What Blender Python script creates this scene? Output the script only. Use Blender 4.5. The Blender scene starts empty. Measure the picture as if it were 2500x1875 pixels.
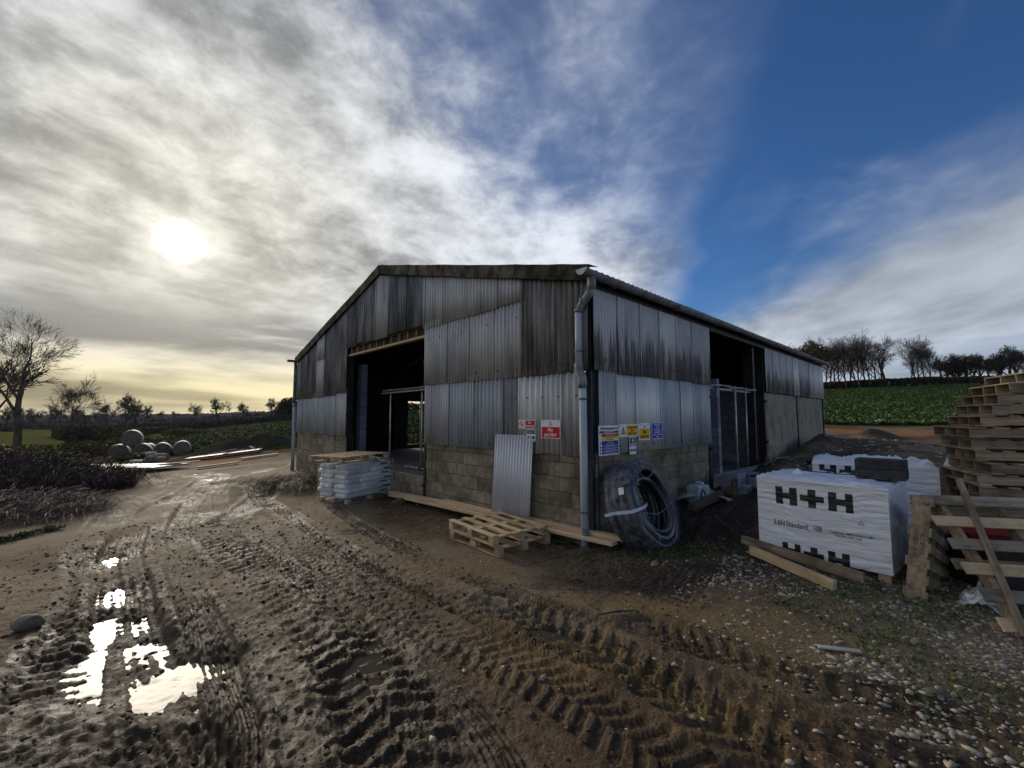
import bpy, math, random
import numpy as np
from mathutils import Vector, Matrix

# ------------------------------------------------------------------ camera, sky, sun, exposure
sc = bpy.context.scene
COL = sc.collection
cam_d = bpy.data.cameras.new("camera")
cam_d.lens = 14.98; cam_d.sensor_width = 36.0
cam_d.clip_start = 0.05; cam_d.clip_end = 9000
cam = bpy.data.objects.new("camera", cam_d); COL.objects.link(cam)
cam.location = (0, 0, 1.7); cam.rotation_euler = (math.radians(94.43), 0, 0)
sc.camera = cam
sc.view_settings.view_transform = 'Standard'
sc.view_settings.look = 'None'
sc.view_settings.exposure = 0.68
sc.view_settings.gamma = 1.0
sc.view_settings.use_curve_mapping = False
SUN_AZ, SUN_EL = math.radians(-38.7), math.radians(18.2)
SUN = Vector((math.sin(SUN_AZ)*math.cos(SUN_EL), math.cos(SUN_AZ)*math.cos(SUN_EL), math.sin(SUN_EL)))

# ------------------------------------------------------------------ node helper
class V:
    """a socket with arithmetic"""
    def __init__(s, nt, sock): s.nt = nt; s.s = sock
    def _m(s, op, b=None, c=None, clamp=False):
        n = s.nt.nodes.new('ShaderNodeMath'); n.operation = op; n.use_clamp = clamp
        for i, v in enumerate((s, b, c)):
            if v is None: continue
            if isinstance(v, V): s.nt.links.new(v.s, n.inputs[i])
            else: n.inputs[i].default_value = v
        return V(s.nt, n.outputs[0])
    def __add__(s, o): return s._m('ADD', o)
    def __radd__(s, o): return s._m('ADD', o)
    def __sub__(s, o): return s._m('SUBTRACT', o)
    def __rsub__(s, o): return s._m('MULTIPLY', -1.0)._m('ADD', o)
    def __mul__(s, o): return s._m('MULTIPLY', o)
    def __rmul__(s, o): return s._m('MULTIPLY', o)
    def __truediv__(s, o): return s._m('DIVIDE', o)
    def pw(s, o): return s._m('POWER', o)
    def mx(s, o): return s._m('MAXIMUM', o)
    def mn(s, o): return s._m('MINIMUM', o)
    def sin(s): return s._m('SINE')
    def abs(s): return s._m('ABSOLUTE')
    def exp(s): return s._m('EXPONENT')
    def clamp(s): return s._m('ADD', 0.0, None, True)
def smooth(a, b, v, lo=0.0, hi=1.0, kind='SMOOTHSTEP'):
    n = v.nt.nodes.new('ShaderNodeMapRange'); n.interpolation_type = kind
    if a > b: a, b, lo, hi = b, a, hi, lo
    v.nt.links.new(v.s, n.inputs[0])
    for i, q in zip((1, 2, 3, 4), (a, b, lo, hi)): n.inputs[i].default_value = q
    return V(v.nt, n.outputs[0])
def comb(nt, x, y, z):
    n = nt.nodes.new('ShaderNodeCombineXYZ')
    for i, v in enumerate((x, y, z)):
        if isinstance(v, V): nt.links.new(v.s, n.inputs[i])
        else: n.inputs[i].default_value = v
    return V(nt, n.outputs[0])
def sep(nt, v):
    n = nt.nodes.new('ShaderNodeSeparateXYZ'); nt.links.new(v.s, n.inputs[0])
    return [V(nt, o) for o in n.outputs]
def noise(nt, vec, scale=1.0, detail=4.0, rough=0.55, dist=0.0, col=False):
    n = nt.nodes.new('ShaderNodeTexNoise')
    if vec is not None: nt.links.new(vec.s, n.inputs['Vector'])
    n.inputs['Scale'].default_value = scale; n.inputs['Detail'].default_value = detail
    n.inputs['Roughness'].default_value = rough; n.inputs['Distortion'].default_value = dist
    return V(nt, n.outputs[1 if col else 0])
def scaled(nt, vec, sx, sy, sz):
    n = nt.nodes.new('ShaderNodeMapping'); nt.links.new(vec.s, n.inputs[0])
    n.inputs['Scale'].default_value = (sx, sy, sz)
    return V(nt, n.outputs[0])
def cmix(nt, f, a, b):
    n = nt.nodes.new('ShaderNodeMix'); n.data_type = 'RGBA'
    if isinstance(f, V): nt.links.new(f.s, n.inputs[0])
    else: n.inputs[0].default_value = f
    for i, v in ((6, a), (7, b)):
        if isinstance(v, V): nt.links.new(v.s, n.inputs[i])
        else: n.inputs[i].default_value = (*v, 1.0) if len(v) == 3 else v
    return V(nt, n.outputs[2])
def cscale(nt, c, f):
    n = nt.nodes.new('ShaderNodeVectorMath'); n.operation = 'SCALE'
    if isinstance(c, V): nt.links.new(c.s, n.inputs[0])
    else: n.inputs[0].default_value = c
    if isinstance(f, V): nt.links.new(f.s, n.inputs['Scale'])
    else: n.inputs['Scale'].default_value = f
    return V(nt, n.outputs[0])
def cadd(nt, a, b, op='ADD'):
    n = nt.nodes.new('ShaderNodeVectorMath'); n.operation = op
    for i, v in enumerate((a, b)):
        if isinstance(v, V): nt.links.new(v.s, n.inputs[i])
        else: n.inputs[i].default_value = v
    return V(nt, n.outputs[0])

# ------------------------------------------------------------------ world: Nishita blue with streaming broken cloud
W = bpy.data.worlds.new("World"); sc.world = W; W.use_nodes = True
nt = W.node_tree; nt.nodes.clear()
sky = nt.nodes.new('ShaderNodeTexSky'); sky.sky_type = 'NISHITA'; sky.sun_disc = False
sky.sun_elevation = SUN_EL; sky.sun_rotation = SUN_AZ
sky.altitude = 100; sky.air_density = 1.0; sky.dust_density = 0.4; sky.ozone_density = 2.0
geo = nt.nodes.new('ShaderNodeNewGeometry')
tc = nt.nodes.new('ShaderNodeTexCoord'); D = V(nt, tc.outputs['Generated'])
dx, dy, dz = sep(nt, D)
zz = dz.mx(0.0) + 0.035
X = dx/zz; Y = dy/zz
a = math.radians(17)
w = X*math.cos(a) - Y*math.sin(a)
l = X*math.sin(a) + Y*math.cos(a)
n1 = noise(nt, comb(nt, w*1.0, l*0.42, 3.1), 1.0, 3, 0.5, 0.3)
n2 = noise(nt, comb(nt, w*1.9+1.2, l*1.05, 7.7), 1.7, 9, 0.56, 0.25)
n3 = noise(nt, comb(nt, w*1.6, l*1.6, 1.7), 4.6, 8, 0.6, 0.3)
nD = noise(nt, scaled(nt, D, 1.0, 1.0, 1.7), 8.5, 9, 0.64, 0.30)
lowk = smooth(1.0, 0.45, dz)
n3 = n3*(1.0-lowk*0.8) + nD*lowk*0.8
n2 = n2*(1.0-lowk*0.62) + noise(nt, scaled(nt, D, 1.0, 1.0, 1.35), 3.4, 8, 0.55, 0.5)*lowk*0.62
# the big sheet of cloud on the left, its edge runs away along one line
edge = smooth(0.40, -0.22, w + (n1-0.5)*1.0 + (n2-0.5)*0.7)
gap = smooth(-0.9, -0.25, w + (n1-0.5)*0.6) * smooth(2.9, 1.2, l)      # thin place overhead
cov = edge * smooth(0.30, 0.66, n2*0.62 + n3*0.38 + 0.12 - gap*0.26)
cov = (cov + edge*smooth(-0.4, -1.3, w)*0.6 + edge*smooth(2.0, 4.5, l)*0.6)._m('MINIMUM', 1.0)
haze1 = edge*0.30
# the bank on the right
b2 = X + (n1-0.5)*0.9 + (n2-0.5)*1.0
bank = smooth(1.45, 2.3, b2) * smooth(6.2, 4.4, X + (n1-0.5)*2.0)
low = smooth(0.20, 0.05, dz + (n2-0.5)*0.06)
wisp = smooth(0.55, 0.8, n2)*0.18
al = 1.0 - (1.0-cov)*(1.0-haze1)*(1.0-bank*0.93)*(1.0-low*0.80)*(1.0-wisp)
# how bright the cloud is: grey bodies, white torn edges, brighter round the veiled sun
sd = nt.nodes.new('ShaderNodeVectorMath'); sd.operation = 'DOT_PRODUCT'
nt.links.new(D.s, sd.inputs[0]); sd.inputs[1].default_value = SUN
cosang = V(nt, sd.outputs['Value'])
ang = cosang.mn(1.0).mx(-1.0)._m('ARCCOSINE')
near = (ang*-2.4).exp()
az = dx._m('ARCTAN2', dy)
body = smooth(0.39, 0.61, n2*0.5 + n3*0.35 + n1*0.15)
lum = 0.13 + body*0.44 + near*0.10 + smooth(1.35, 2.5, ang)*0.36  # last term: brightness added to unseen sky behind, to lift the facing walls
# long flat stratus low on the left
sn = noise(nt, comb(nt, az*1.5 + dz*1.2, dz*9.0, 2.2), 1.5, 5, 0.5, 0.4)
strat = smooth(0.34, 0.12, dz) * smooth(0.25, -0.1, az + (n1-0.5)*0.3)
slum = 0.10 + smooth(0.38, 0.62, sn)*0.36 + near*0.12
lum = lum*(1.0-strat) + slum*strat
lum = lum*(1.0-bank*0.0)
ccol = cmix(nt, smooth(0.15, 0.75, near), (0.90, 0.95, 1.04), (1.03, 1.0, 0.90))
ccol = cmix(nt, smooth(0.17, 0.02, dz)*smooth(0.15, -0.35, az), ccol, (1.32, 1.12, 0.62))
rb = smooth(0.25, 0.7, az)                                             # right-hand cloud stays cool
lum = lum*(1.0-rb) + (0.19 + smooth(0.3, 0.75, n1*0.5 + n2*0.5)*0.32 + smooth(1.35, 2.5, ang)*0.36)*rb  # same added brightness away from the sun
ccol = cmix(nt, rb, ccol, (0.88, 0.97, 1.10))
cloud = cscale(nt, ccol, lum)
glow = cscale(nt, (1.0, 0.95, 0.80), (ang*-10.0).exp()*0.22 + smooth(0.044, 0.008, ang)*0.9)
cloud = cadd(nt, cloud, glow)
tint = nt.nodes.new('ShaderNodeVectorMath'); tint.operation = 'MULTIPLY'
nt.links.new(sky.outputs[0], tint.inputs[0]); tint.inputs[1].default_value = (0.33, 0.58, 0.92)
bg1 = nt.nodes.new('ShaderNodeBackground'); nt.links.new(tint.outputs[0], bg1.inputs[0]); bg1.inputs[1].default_value = 0.066
bg2 = nt.nodes.new('ShaderNodeBackground'); nt.links.new(cloud.s, bg2.inputs[0]); bg2.inputs[1].default_value = 1.0
mixs = nt.nodes.new('ShaderNodeMixShader')
nt.links.new(al.s, mixs.inputs[0]); nt.links.new(bg1.outputs[0], mixs.inputs[1]); nt.links.new(bg2.outputs[0], mixs.inputs[2])
wo = nt.nodes.new('ShaderNodeOutputWorld'); nt.links.new(mixs.outputs[0], wo.inputs[0])

sun_d = bpy.data.lights.new("sun", 'SUN'); sun_d.energy = 2.4; sun_d.angle = math.radians(22); sun_d.color = (1.0, 0.90, 0.74)
sun = bpy.data.objects.new("sun", sun_d); COL.objects.link(sun)
sun.rotation_euler = (-SUN).to_track_quat('-Z', 'Y').to_euler()

# ------------------------------------------------------------------ numeric noise and terrain height
def vnoise(x, y, seed=0):
    x = np.asarray(x, float); y = np.asarray(y, float)
    xi = np.floor(x).astype(np.int64); yi = np.floor(y).astype(np.int64)
    fx = x - xi; fy = y - yi
    fx = fx*fx*fx*(fx*(fx*6-15)+10); fy = fy*fy*fy*(fy*(fy*6-15)+10)
    def h(i, j):
        n = (i*374761393 + j*668265263 + seed*974634777) & 0xffffffff
        n = ((n ^ (n >> 13))*1274126177) & 0xffffffff
        n = n ^ (n >> 16)
        return (n & 0xffff)/65535.0
    v00 = h(xi, yi); v10 = h(xi+1, yi); v01 = h(xi, yi+1); v11 = h(xi+1, yi+1)
    return (v00*(1-fx)+v10*fx)*(1-fy) + (v01*(1-fx)+v11*fx)*fy
def fbm(x, y, octv=4, seed=0, gain=0.5):
    s = 0; a_ = 1; t = 0
    for k in range(octv):
        s = s + a_*vnoise(x*2**k + 17.3*k, y*2**k - 9.1*k, seed+k); t += a_; a_ *= gain
    return s/t
def sst(a_, b_, v):
    t = np.clip((v-a_)/(b_-a_), 0, 1); return t*t*(3-2*t)

CP = [(-9.38,13.2,-0.25),(-17.68,20,-.93),(-20.74,24,-1.01),(-30.13,33,-1.5),(-26.08,34,-1.21),(-18.86,30,-.64),(-20.42,34,-.47),(-14.28,28,-.27),
(-91.6,95,-2.84),(-73.62,100,-1.18),(-53.3,105,1.09),(-40.52,50,-1.49),(-37.25,60,-.71),(-32.12,60,-.14),(-34.59,30,-1.07),(-45.93,45,-.96),(-107.46,90,-1.93),
(-16.57,14,-.45),(-24.04,22,-.64),(-220,200,-2.93),(-143.58,200,-1),(-101.57,200,1.69),(-660.78,600,-5.05),(-488.48,600,-1.85),(-316.35,600,5.09),
(-1509,1500,4.2),(-935,1500,10.13),(-2866,2600,15.9),(-2119,2600,21.1),(-1371,2600,23.9),
(9.72,12,.80),(12.69,14,.84),(7.99,8,.5),(21.96,27,1.14),(29.71,27,1.15),(61.4,75,6.63),(83.13,75,7.36),(36.73,45,2.92),(49.71,45,3.14),(73.71,90,8.13),(99.79,90,8.84),(14.91,20,1.0),
(0,0,0),(5,-5,0),(-5,-5,0),(0,3,0),(2.5,2.5,0),(-2.5,2.5,0),(1.2,6.1,-.17),(-1.9,9.4,-.13),(-4.8,12.6,-.14),(-7.9,15.8,-.25),(2.6,7.6,0),(4.1,9.0,.20),(6.95,11.7,.52),(9.3,13.9,.74),(12.0,16.3,.93),
(3.4,4.8,.04),(4.3,6.5,.2),(5.5,5,.06),(-7.5,6.4,-.08),(-6,28,.4),(-17,80,2.7),(0,60,2.5),(0,130,6),(0,-20,0),(20,-10,.8),(-20,-10,-.6),(60,0,3),(-60,0,-2.5),(0,-80,0),(80,-80,4),(-80,-80,-3),
(200,200,14),(0,400,12),(0,1500,20),(1500,1500,30),(1500,0,20),(-1500,0,-2),(0,-1500,0),(0,2900,25),(2000,2000,30),(-3200,0,4)]
CP = np.array(CP, float)
def _warp(x, y):
    r = np.hypot(x, y)+1e-6; k = np.log1p(r/6.0)/r
    return x*k, y*k
_cx, _cy = _warp(CP[:, 0], CP[:, 1])
def _tps(r2): return np.where(r2 > 1e-12, 0.5*r2*np.log(r2+1e-20), 0)
_n = len(CP)
_K = _tps((_cx[:, None]-_cx)**2 + (_cy[:, None]-_cy)**2) + np.eye(_n)*0.002
_P = np.stack([np.ones(_n), _cx, _cy], 1)
_A = np.block([[_K, _P], [_P.T, np.zeros((3, 3))]])
_w = np.linalg.solve(_A, np.concatenate([CP[:, 2], np.zeros(3)]))
def macro(x, y):
    x = np.asarray(x, float); y = np.asarray(y, float)
    wx, wy = _warp(x, y); out = _w[_n] + _w[_n+1]*wx + _w[_n+2]*wy
    for i in range(_n): out = out + _w[i]*_tps((wx-_cx[i])**2 + (wy-_cy[i])**2)
    return out
C0 = (1.143, 6.27); CS, SN = math.cos(0.7562), math.sin(0.7562)
def bw(x, y):
    """barn frame (x along the long wall, y along the gable) to world"""
    return (C0[0] + CS*x - SN*y, C0[1] + SN*x + CS*y)
def inv_bw(x, y):
    u = x - C0[0]; v = y - C0[1]
    return CS*u + SN*v, -SN*u + CS*v

TRACKS = [  # centre line, half width, depth, kind
 ([(3.2,.6),(1.6,1.55),(.8,2.21),(.14,2.99),(-.9,3.9),(-2.59,5.66),(-4.58,7.48),(-7.02,9.9),(-8.9,13.6),(-9.52,17.5),(-9.2,22)], .24, .055, 'lug'),
 ([(3.2,1.6),(1.99,2.21),(1.54,2.6),(.99,3.09),(.35,3.75),(-.39,4.25),(-1.8,5.49),(-3.59,7.48),(-6.0,10.2),(-8.0,13.6)], .16, .03, 'rib'),
 ([(-.6,1.2),(-1.65,2.21),(-2.25,2.75),(-3.5,4.0),(-5.36,6.02),(-6.83,8.14),(-8.2,11),(-10.4,14.6),(-14,18.5)], .23, .085, 'rib'),
 ([(-1.6,1.2),(-2.35,2.21),(-3.05,3.0),(-4.2,4.45),(-6.0,6.3),(-7.8,8.7),(-9.6,11.6),(-13,16.0)], .22, .07, 'lug'),
 ([(-.3,1.4),(-.5,2.21),(-.87,2.84),(-1.29,3.41),(-2.33,4.56),(-4.03,6.22),(-6.14,8.3),(-8,11)], .30, .045, 'big'),
 ([(-.1,4.3),(.35,3.82),(.75,3.24),(1.09,2.67),(1.29,2.21),(1.5,1.4)], .26, .035, 'big'),
 ([(1.1,3.75),(1.42,3.42),(1.81,3.04),(2.13,2.6),(2.5,2.0)], .2, .04, 'lug'),
 ([(.1,1.4),(-.05,2.21),(-.6,3.0),(-1.7,4.2),(-3.3,5.9),(-5.3,8.0),(-7.6,11.4),(-9.4,15.5)], .12, .045, 'rib'),
 ([(2.9,1.0),(2.3,1.75),(1.6,2.3),(1.0,2.8),(.2,3.4),(-.9,4.45),(-2.6,6.2),(-4.6,8.6)], .10, .035, 'rib'),
 ([(3.6,1.9),(2.7,2.45),(1.9,2.95),(1.2,3.45),(.5,4.1),(-.7,5.2),(-2.3,7.0),(-3.6,8.8)], .13, .035, 'rib'),
 ([(-.9,1.3),(-1.5,2.4),(-2.4,3.5),(-3.9,5.2),(-5.8,7.6),(-7.9,11.0),(-10,15),(-13,18)], .14, .05, 'rib'),
 ([(-10,14),(-8,12.5),(-6.4,11.2),(-5.5,9.3),(-5,7.6)], .25, .05, 'rib'),
 ([(2.2,6.0),(3.0,7.3),(5.0,8.8),(8,11),(12,14.5),(18,18)], .25, .05, 'lug'),
 ([(1.6,4.4),(2.6,5.7),(4.2,7.6),(6.3,9.2),(9.5,11.8),(14,14.5)], .25, .05, 'rib'),
]
def catmull(pts, n=6):
    p_ = [np.array(q, float) for q in pts]; p_ = [2*p_[0]-p_[1]] + p_ + [2*p_[-1]-p_[-2]]; out = []
    for i in range(1, len(p_)-2):
        for k in range(n):
            t = k/n
            out.append(0.5*((2*p_[i]) + (-p_[i-1]+p_[i+1])*t + (2*p_[i-1]-5*p_[i]+4*p_[i+1]-p_[i+2])*t*t + (-p_[i-1]+3*p_[i]-3*p_[i+1]+p_[i+2])*t**3))
    out.append(p_[-2]); return np.array(out)
PUD = [ # centre, radii, angle, depth
 (-2.72,3.14,.62,.36,-.55,.075), (-2.15,2.98,.30,.34,.2,.06), (-3.98,4.48,.30,.16,-.8,.05), (-5.0,5.57,.22,.12,-.8,.04), (-1.02,3.02,.16,.36,.2,.045),
 (.33,3.62,.26,.12,-.5,.045), (-14.6,17.4,.85,.28,.65,.10), (-12.2,18.3,.8,.16,.75,.09), (-9.6,18.9,.4,.12,.8,.08), (-9.9,14.4,.35,.12,.5,.06),
 (-3.3,3.75,.3,.2,-.4,.05), (8.6,11.3,1.0,.35,.5,.05)]
def track_fields(x, y):
    """height change, rut mask"""
    dh = np.zeros_like(x); mask = np.zeros_like(x)
    wob = 0.05*(vnoise(x*1.3, y*1.3, 91)-.5)
    for k, (pts, hw, dep, kind) in enumerate(TRACKS):
        c = catmull(pts); seg = np.linalg.norm(np.diff(c, axis=0), axis=1); cum = np.concatenate([[0], np.cumsum(seg)])
        best = np.full(x.shape, 1e9); bs = np.zeros_like(x); bt = np.zeros_like(x)
        m0 = (x > c[:, 0].min()-1) & (x < c[:, 0].max()+1) & (y > c[:, 1].min()-1) & (y < c[:, 1].max()+1)
        idx = np.nonzero(m0)[0]; xs = x[idx]; ys = y[idx]
        b_ = np.full(xs.shape, 1e9); s_ = np.zeros_like(xs); t_ = np.zeros_like(xs)
        for i in range(len(c)-1):
            d = (c[i+1]-c[i])/seg[i]
            px, py = xs-c[i, 0], ys-c[i, 1]
            al_ = np.clip(px*d[0]+py*d[1], 0, seg[i]); cr = px*d[1]-py*d[0]
            dd = (px-al_*d[0])**2 + (py-al_*d[1])**2
            q = dd < b_; b_[q] = dd[q]; s_[q] = cum[i]+al_[q]; t_[q] = cr[q]
        dist = np.sqrt(b_)+wob[idx]; t = dist/hw; sg = np.sign(t_)
        ins = 1-sst(.82, 1.08, t)
        fadel = .45+.55*sst(.3, .55, vnoise(s_*.7+k*9, s_*0+k*3.3, 5))
        prof = -.65*dep*ins + .65*dep*.5*np.exp(-((t-1.3)/.22)**2)
        if kind == 'rib': tr_ = .013*np.sin(t*sg*19+.4*np.sin(s_*2))*ins + .005*np.sin(s_*48)*ins
        else:
            pitch = .125 if kind == 'lug' else .17
            ph = s_/pitch + (np.abs(t)*.9) + np.where(sg > 0, .5, 0) + .12*(vnoise(s_*5, t*3, 77+k)-.5)
            lug = sst(-.1, .35, np.sin(2*np.pi*ph))
            tr_ = (.022 if kind == 'big' else .017)*(lug-.35)*ins
        dh[idx] += (prof + tr_)*fadel
        mask[idx] = np.maximum(mask[idx], (1-sst(1.0, 1.9, t))*fadel)
    return dh, mask
def road_mask(x, y):
    """how much a point belongs to the driven mud yard"""
    b1 = -(y*1.02) - x + 1.0                                # left edge of the lane
    left = sst(-7.6, -5.4, x + 0.55*np.abs(y-4)*0 + 2.2*(fbm(x*.5, y*.5, 3, 21)-.5) + sst(7, 16, y)*(-(y-6)*.92)*-1*0 + np.clip(y-5, 0, 40)*1.02)
    return left
def ground(x, y, fine=True):
    x = np.asarray(x, float); y = np.asarray(y, float)
    shp = x.shape; x = x.ravel(); y = y.ravel()
    h = macro(x, y); r = np.hypot(x, y)
    bx, by = inv_bw(x, y)
    inside = sst(-.1, .15, bx)*sst(15.1, 14.9, bx)*sst(-.12, .12, by)*sst(13.4, 13.1, by)
    rut = np.zeros_like(h)
    near = r < 30
    if near.any():
        xs, ys = x[near], y[near]
        th, tm = track_fields(xs, ys)
        k = 1-sst(18, 30, r[near])
        rough = .035*(fbm(xs*.9, ys*.9, 3, 3)-.5) + .020*(fbm(xs*3.1, ys*3.1, 3, 8)-.5)
        cl = .45*fbm(xs*8, ys*8, 4, 12, .6)+.55*fbm(xs*19, ys*19, 3, 13, .6)
        dark = sst(.2, -.9, xs + .35*(ys-3)) * sst(9, 5, r[near])           # churned corner lower left
        rough += (.012 + .029*dark + .011*tm)*(cl-.5) + (.004+.011*dark+.005*tm)*np.abs(fbm(xs*17, ys*17, 3, 33, .6)-.5)*2
        dh = th*k + rough*k
        for (cx_, cy_, ra, rb_, an, dp) in PUD:
            ca, sa = math.cos(an), math.sin(an)
            u = ((xs-cx_)*ca+(ys-cy_)*sa)/ra; v = (-(xs-cx_)*sa+(ys-cy_)*ca)/rb_
            q = np.sqrt(u*u+v*v)+.35*(fbm(xs*2.5, ys*2.5, 3, 44)-.5)
            wq = 1-sst(.75, 1.35, q); dh = dh*(1-wq*.30) - dp*wq
        h[near] += dh*(1-inside[near]); rut[near] = tm
    # earth heaps
    for (cx_, cy_, ra, rb_, an, hh, seed) in HEAPS:
        ca, sa = math.cos(an), math.sin(an)
        u = ((x-cx_)*ca+(y-cy_)*sa)/ra; v = (-(x-cx_)*sa+(y-cy_)*ca)/rb_
        q = np.sqrt(u*u+v*v)
        h = h + hh*(1-sst(0, 1, q))*(1+.5*(fbm(x*1.5/ra**.5, y*1.5/ra**.5, 4, seed)-.5)+.55*(fbm(x*3.1, y*3.1, 3, seed+5)-.5))
    far = sst(25, 60, r)
    h = h + far*.25*(fbm(x*.05, y*.05, 3, 66)-.5)*np.minimum(r/80, 6)
    h = h*(1-inside) + (inside)*np.minimum(h, .10)
    if fine == 'mask': return h.reshape(shp), rut.reshape(shp)
    return h.reshape(shp)
HEAPS = [(-18.3,30.5,4.6,2.2,.1,1.05,1),(-21.6,31.5,2.6,1.6,.2,.6,2),(-5.6,11.2,1.5,.8,2.3,.30,3),(9.6,13.3,2.6,.7,.75,.33,4),(6.8,10.9,1.6,.6,.75,.15,5),
         (14.6,17.2,2.0,.8,.6,.35,9),(17,16,3.0,1.2,.3,.5,10)]
def gz(x, y): return float(ground(np.array([x]), np.array([y]))[0])

# ------------------------------------------------------------------ materials
def new_mat(name):
    m = bpy.data.materials.new(name); m.use_nodes = True; t = m.node_tree; t.nodes.clear()
    o = t.nodes.new('ShaderNodeOutputMaterial'); b = t.nodes.new('ShaderNodeBsdfPrincipled')
    t.links.new(b.outputs[0], o.inputs[0]); return m, t, b
def setin(t, b, name, v):
    if isinstance(v, V): t.links.new(v.s, b.inputs[name])
    elif isinstance(v, tuple): b.inputs[name].default_value = (*v, 1.0) if len(v) == 3 else v
    else: b.inputs[name].default_value = v
def bump(t, b, hgt, dist=0.01, strength=1.0):
    n = t.nodes.new('ShaderNodeBump'); n.inputs['Distance'].default_value = dist; n.inputs['Strength'].default_value = strength
    t.links.new(hgt.s, n.inputs['Height']); t.links.new(n.outputs[0], b.inputs['Normal'])
def objc(t):
    n = t.nodes.new('ShaderNodeTexCoord'); return V(t, n.outputs['Object'])
def world_pos(t):
    n = t.nodes.new('ShaderNodeNewGeometry'); return V(t, n.outputs['Position'])
def orand(t):
    n = t.nodes.new('ShaderNodeObjectInfo'); return V(t, n.outputs['Random'])
def simple(name, c1, c2, sc_=(6, 6, 6), rough=.8, bd=.004, bs=14., metal=0., var=.25, lohi=(.35, .65), detail=6, spec=.3, bstr=.8):
    """two-tone grain whose tone also differs from piece to piece"""
    m, t, b = new_mat(name); o = objc(t); r = orand(t)
    p_ = cadd(t, scaled(t, o, *sc_), comb(t, r*37.0, r*19.0, r*53.0))
    n = noise(t, p_, 1.0, detail, .6)
    c = cmix(t, smooth(lohi[0], lohi[1], n), c1, c2)
    c = cscale(t, c, r*(2*var) + (1-var))
    setin(t, b, 'Base Color', c); setin(t, b, 'Roughness', rough); setin(t, b, 'Metallic', metal)
    b.inputs['Specular IOR Level'].default_value = spec
    if bd: bump(t, b, noise(t, o, bs, 5, .6), bd, bstr)
    return m
M = {}
# concrete blocks, algae towards their own stains
def block_mat(name, c1, c2, green=.0):
    m, t, b = new_mat(name); o = objc(t); r = orand(t); wp = world_pos(t)
    n = noise(t, cadd(t, o, comb(t, r*37.0, r*11.0, r*5.0)), 7., 6, .65); g = noise(t, wp, 160., 3, .6)
    c = cmix(t, smooth(.3, .7, n), c1, c2)
    if green:
        gm = smooth(.45, .7, noise(t, wp, 1.6, 5, .65)) * green
        c = cmix(t, gm, c, (.075, .078, .035))
        st = smooth(.5, .72, noise(t, scaled(t, wp, 2.5, 2.5, .7), 1.4, 5, .6))*.6
        c = cmix(t, st, c, (.055, .048, .038))
    c = cscale(t, c, (r*.5 + .75)*(g*.9+.55))
    setin(t, b, 'Base Color', c); setin(t, b, 'Roughness', .92); b.inputs['Specular IOR Level'].default_value = .2
    bump(t, b, noise(t, wp, 90., 5, .7), .006, .9); return m
M['block'] = block_mat('old_concrete_block', (.18, .15, .105), (.30, .255, .185), .8)
M['block_grey'] = block_mat('new_grey_block', (.15, .165, .20), (.23, .245, .29), .0)
M['mortar'] = simple('mortar', (.10, .09, .075), (.16, .145, .12), (9, 9, 9), .95, .004, 60.)
M['render'] = block_mat('rendered_block', (.28, .26, .21), (.38, .355, .29), .5)
# profiled sheets
def sheet_mat(name, c1, c2, streak=(.03, .03, .03), amt=.3, thr=(.5, .75), rough=.55, metal=0., spec=.35, grain=.25, zfade=None, sc_=(5.5, .45)):
    m, t, b = new_mat(name); o = objc(t); r = orand(t); wp = world_pos(t)
    x_, y_, z_ = sep(t, o)
    base = noise(t, comb(t, x_*2.0+r*31, y_*2.0, z_*.8), 1.0, 5, .6)
    c = cmix(t, smooth(.3, .7, base), c1, c2)
    s = noise(t, comb(t, x_*sc_[0]*2+r*17, y_*3.0+r*7, z_*sc_[1]), 1.0, 6, .68)
    sm = smooth(thr[0], thr[1], s)
    if zfade: 
        x2, y2, z2 = sep(t, wp)
        sm = smooth(0.50, 0.66, s + smooth(zfade[0], zfade[1], z2)*zfade[2] - .13) 
    c = cmix(t, sm*amt, c, streak)
    g = noise(t, wp, 70., 4, .65)
    c = cscale(t, c, (g*2*grain + 1-grain)*(r*.3+.85))
    setin(t, b, 'Base Color', c); setin(t, b, 'Roughness', rough); setin(t, b, 'Metallic', metal); b.inputs['Specular IOR Level'].default_value = spec
    bump(t, b, noise(t, wp, 55., 4, .6), .003, .6); return m
M['sheet_light'] = sheet_mat('weathered_light_sheet', (.43, .43, .42), (.60, .60, .585), (.14, .145, .14), .5, metal=.25)
M['sheet_mid'] = sheet_mat('weathered_grey_sheet', (.35, .345, .335), (.50, .495, .48), (.09, .10, .10), .55, metal=.12)
M['sheet_blue'] = sheet_mat('weathered_blue_grey_sheet', (.30, .33, .345), (.43, .465, .475), (.09, .11, .12), .5, metal=.12)
M['sheet_dark'] = sheet_mat('dark_lichened_sheet', (.17, .18, .18), (.31, .315, .31), (.04, .042, .042), .75, (.42, .62), .9, spec=.15, grain=.5)
M['sheet_asb'] = sheet_mat('brown_asbestos_cement_sheet', (.155, .143, .133), (.34, .318, .295), (.045, .038, .034), .75, (.45, .65), .95, spec=.1, grain=.6)
M['sheet_stain'] = sheet_mat('asbestos_cement_sheet_with_black_runs', (.42, .41, .395), (.56, .55, .53), (.06, .053, .052), .78, (.42, .6), .9, spec=.15, grain=.35, zfade=(3.5, 2.55, .27), sc_=(7.0, .55))
M['sheet_galv'] = sheet_mat('newer_galvanised_sheet', (.42, .43, .45), (.52, .53, .55), (.25, .25, .25), .3, rough=.45, metal=.25, spec=.5, grain=.1)
M['inner_shade'] = simple('shade_dark_inner_face', (.012, .012, .011), (.03, .028, .025), (2, 2, 2), .95, 0, var=.1)  # near-black: the shade inside the barn is put into this colour
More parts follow.
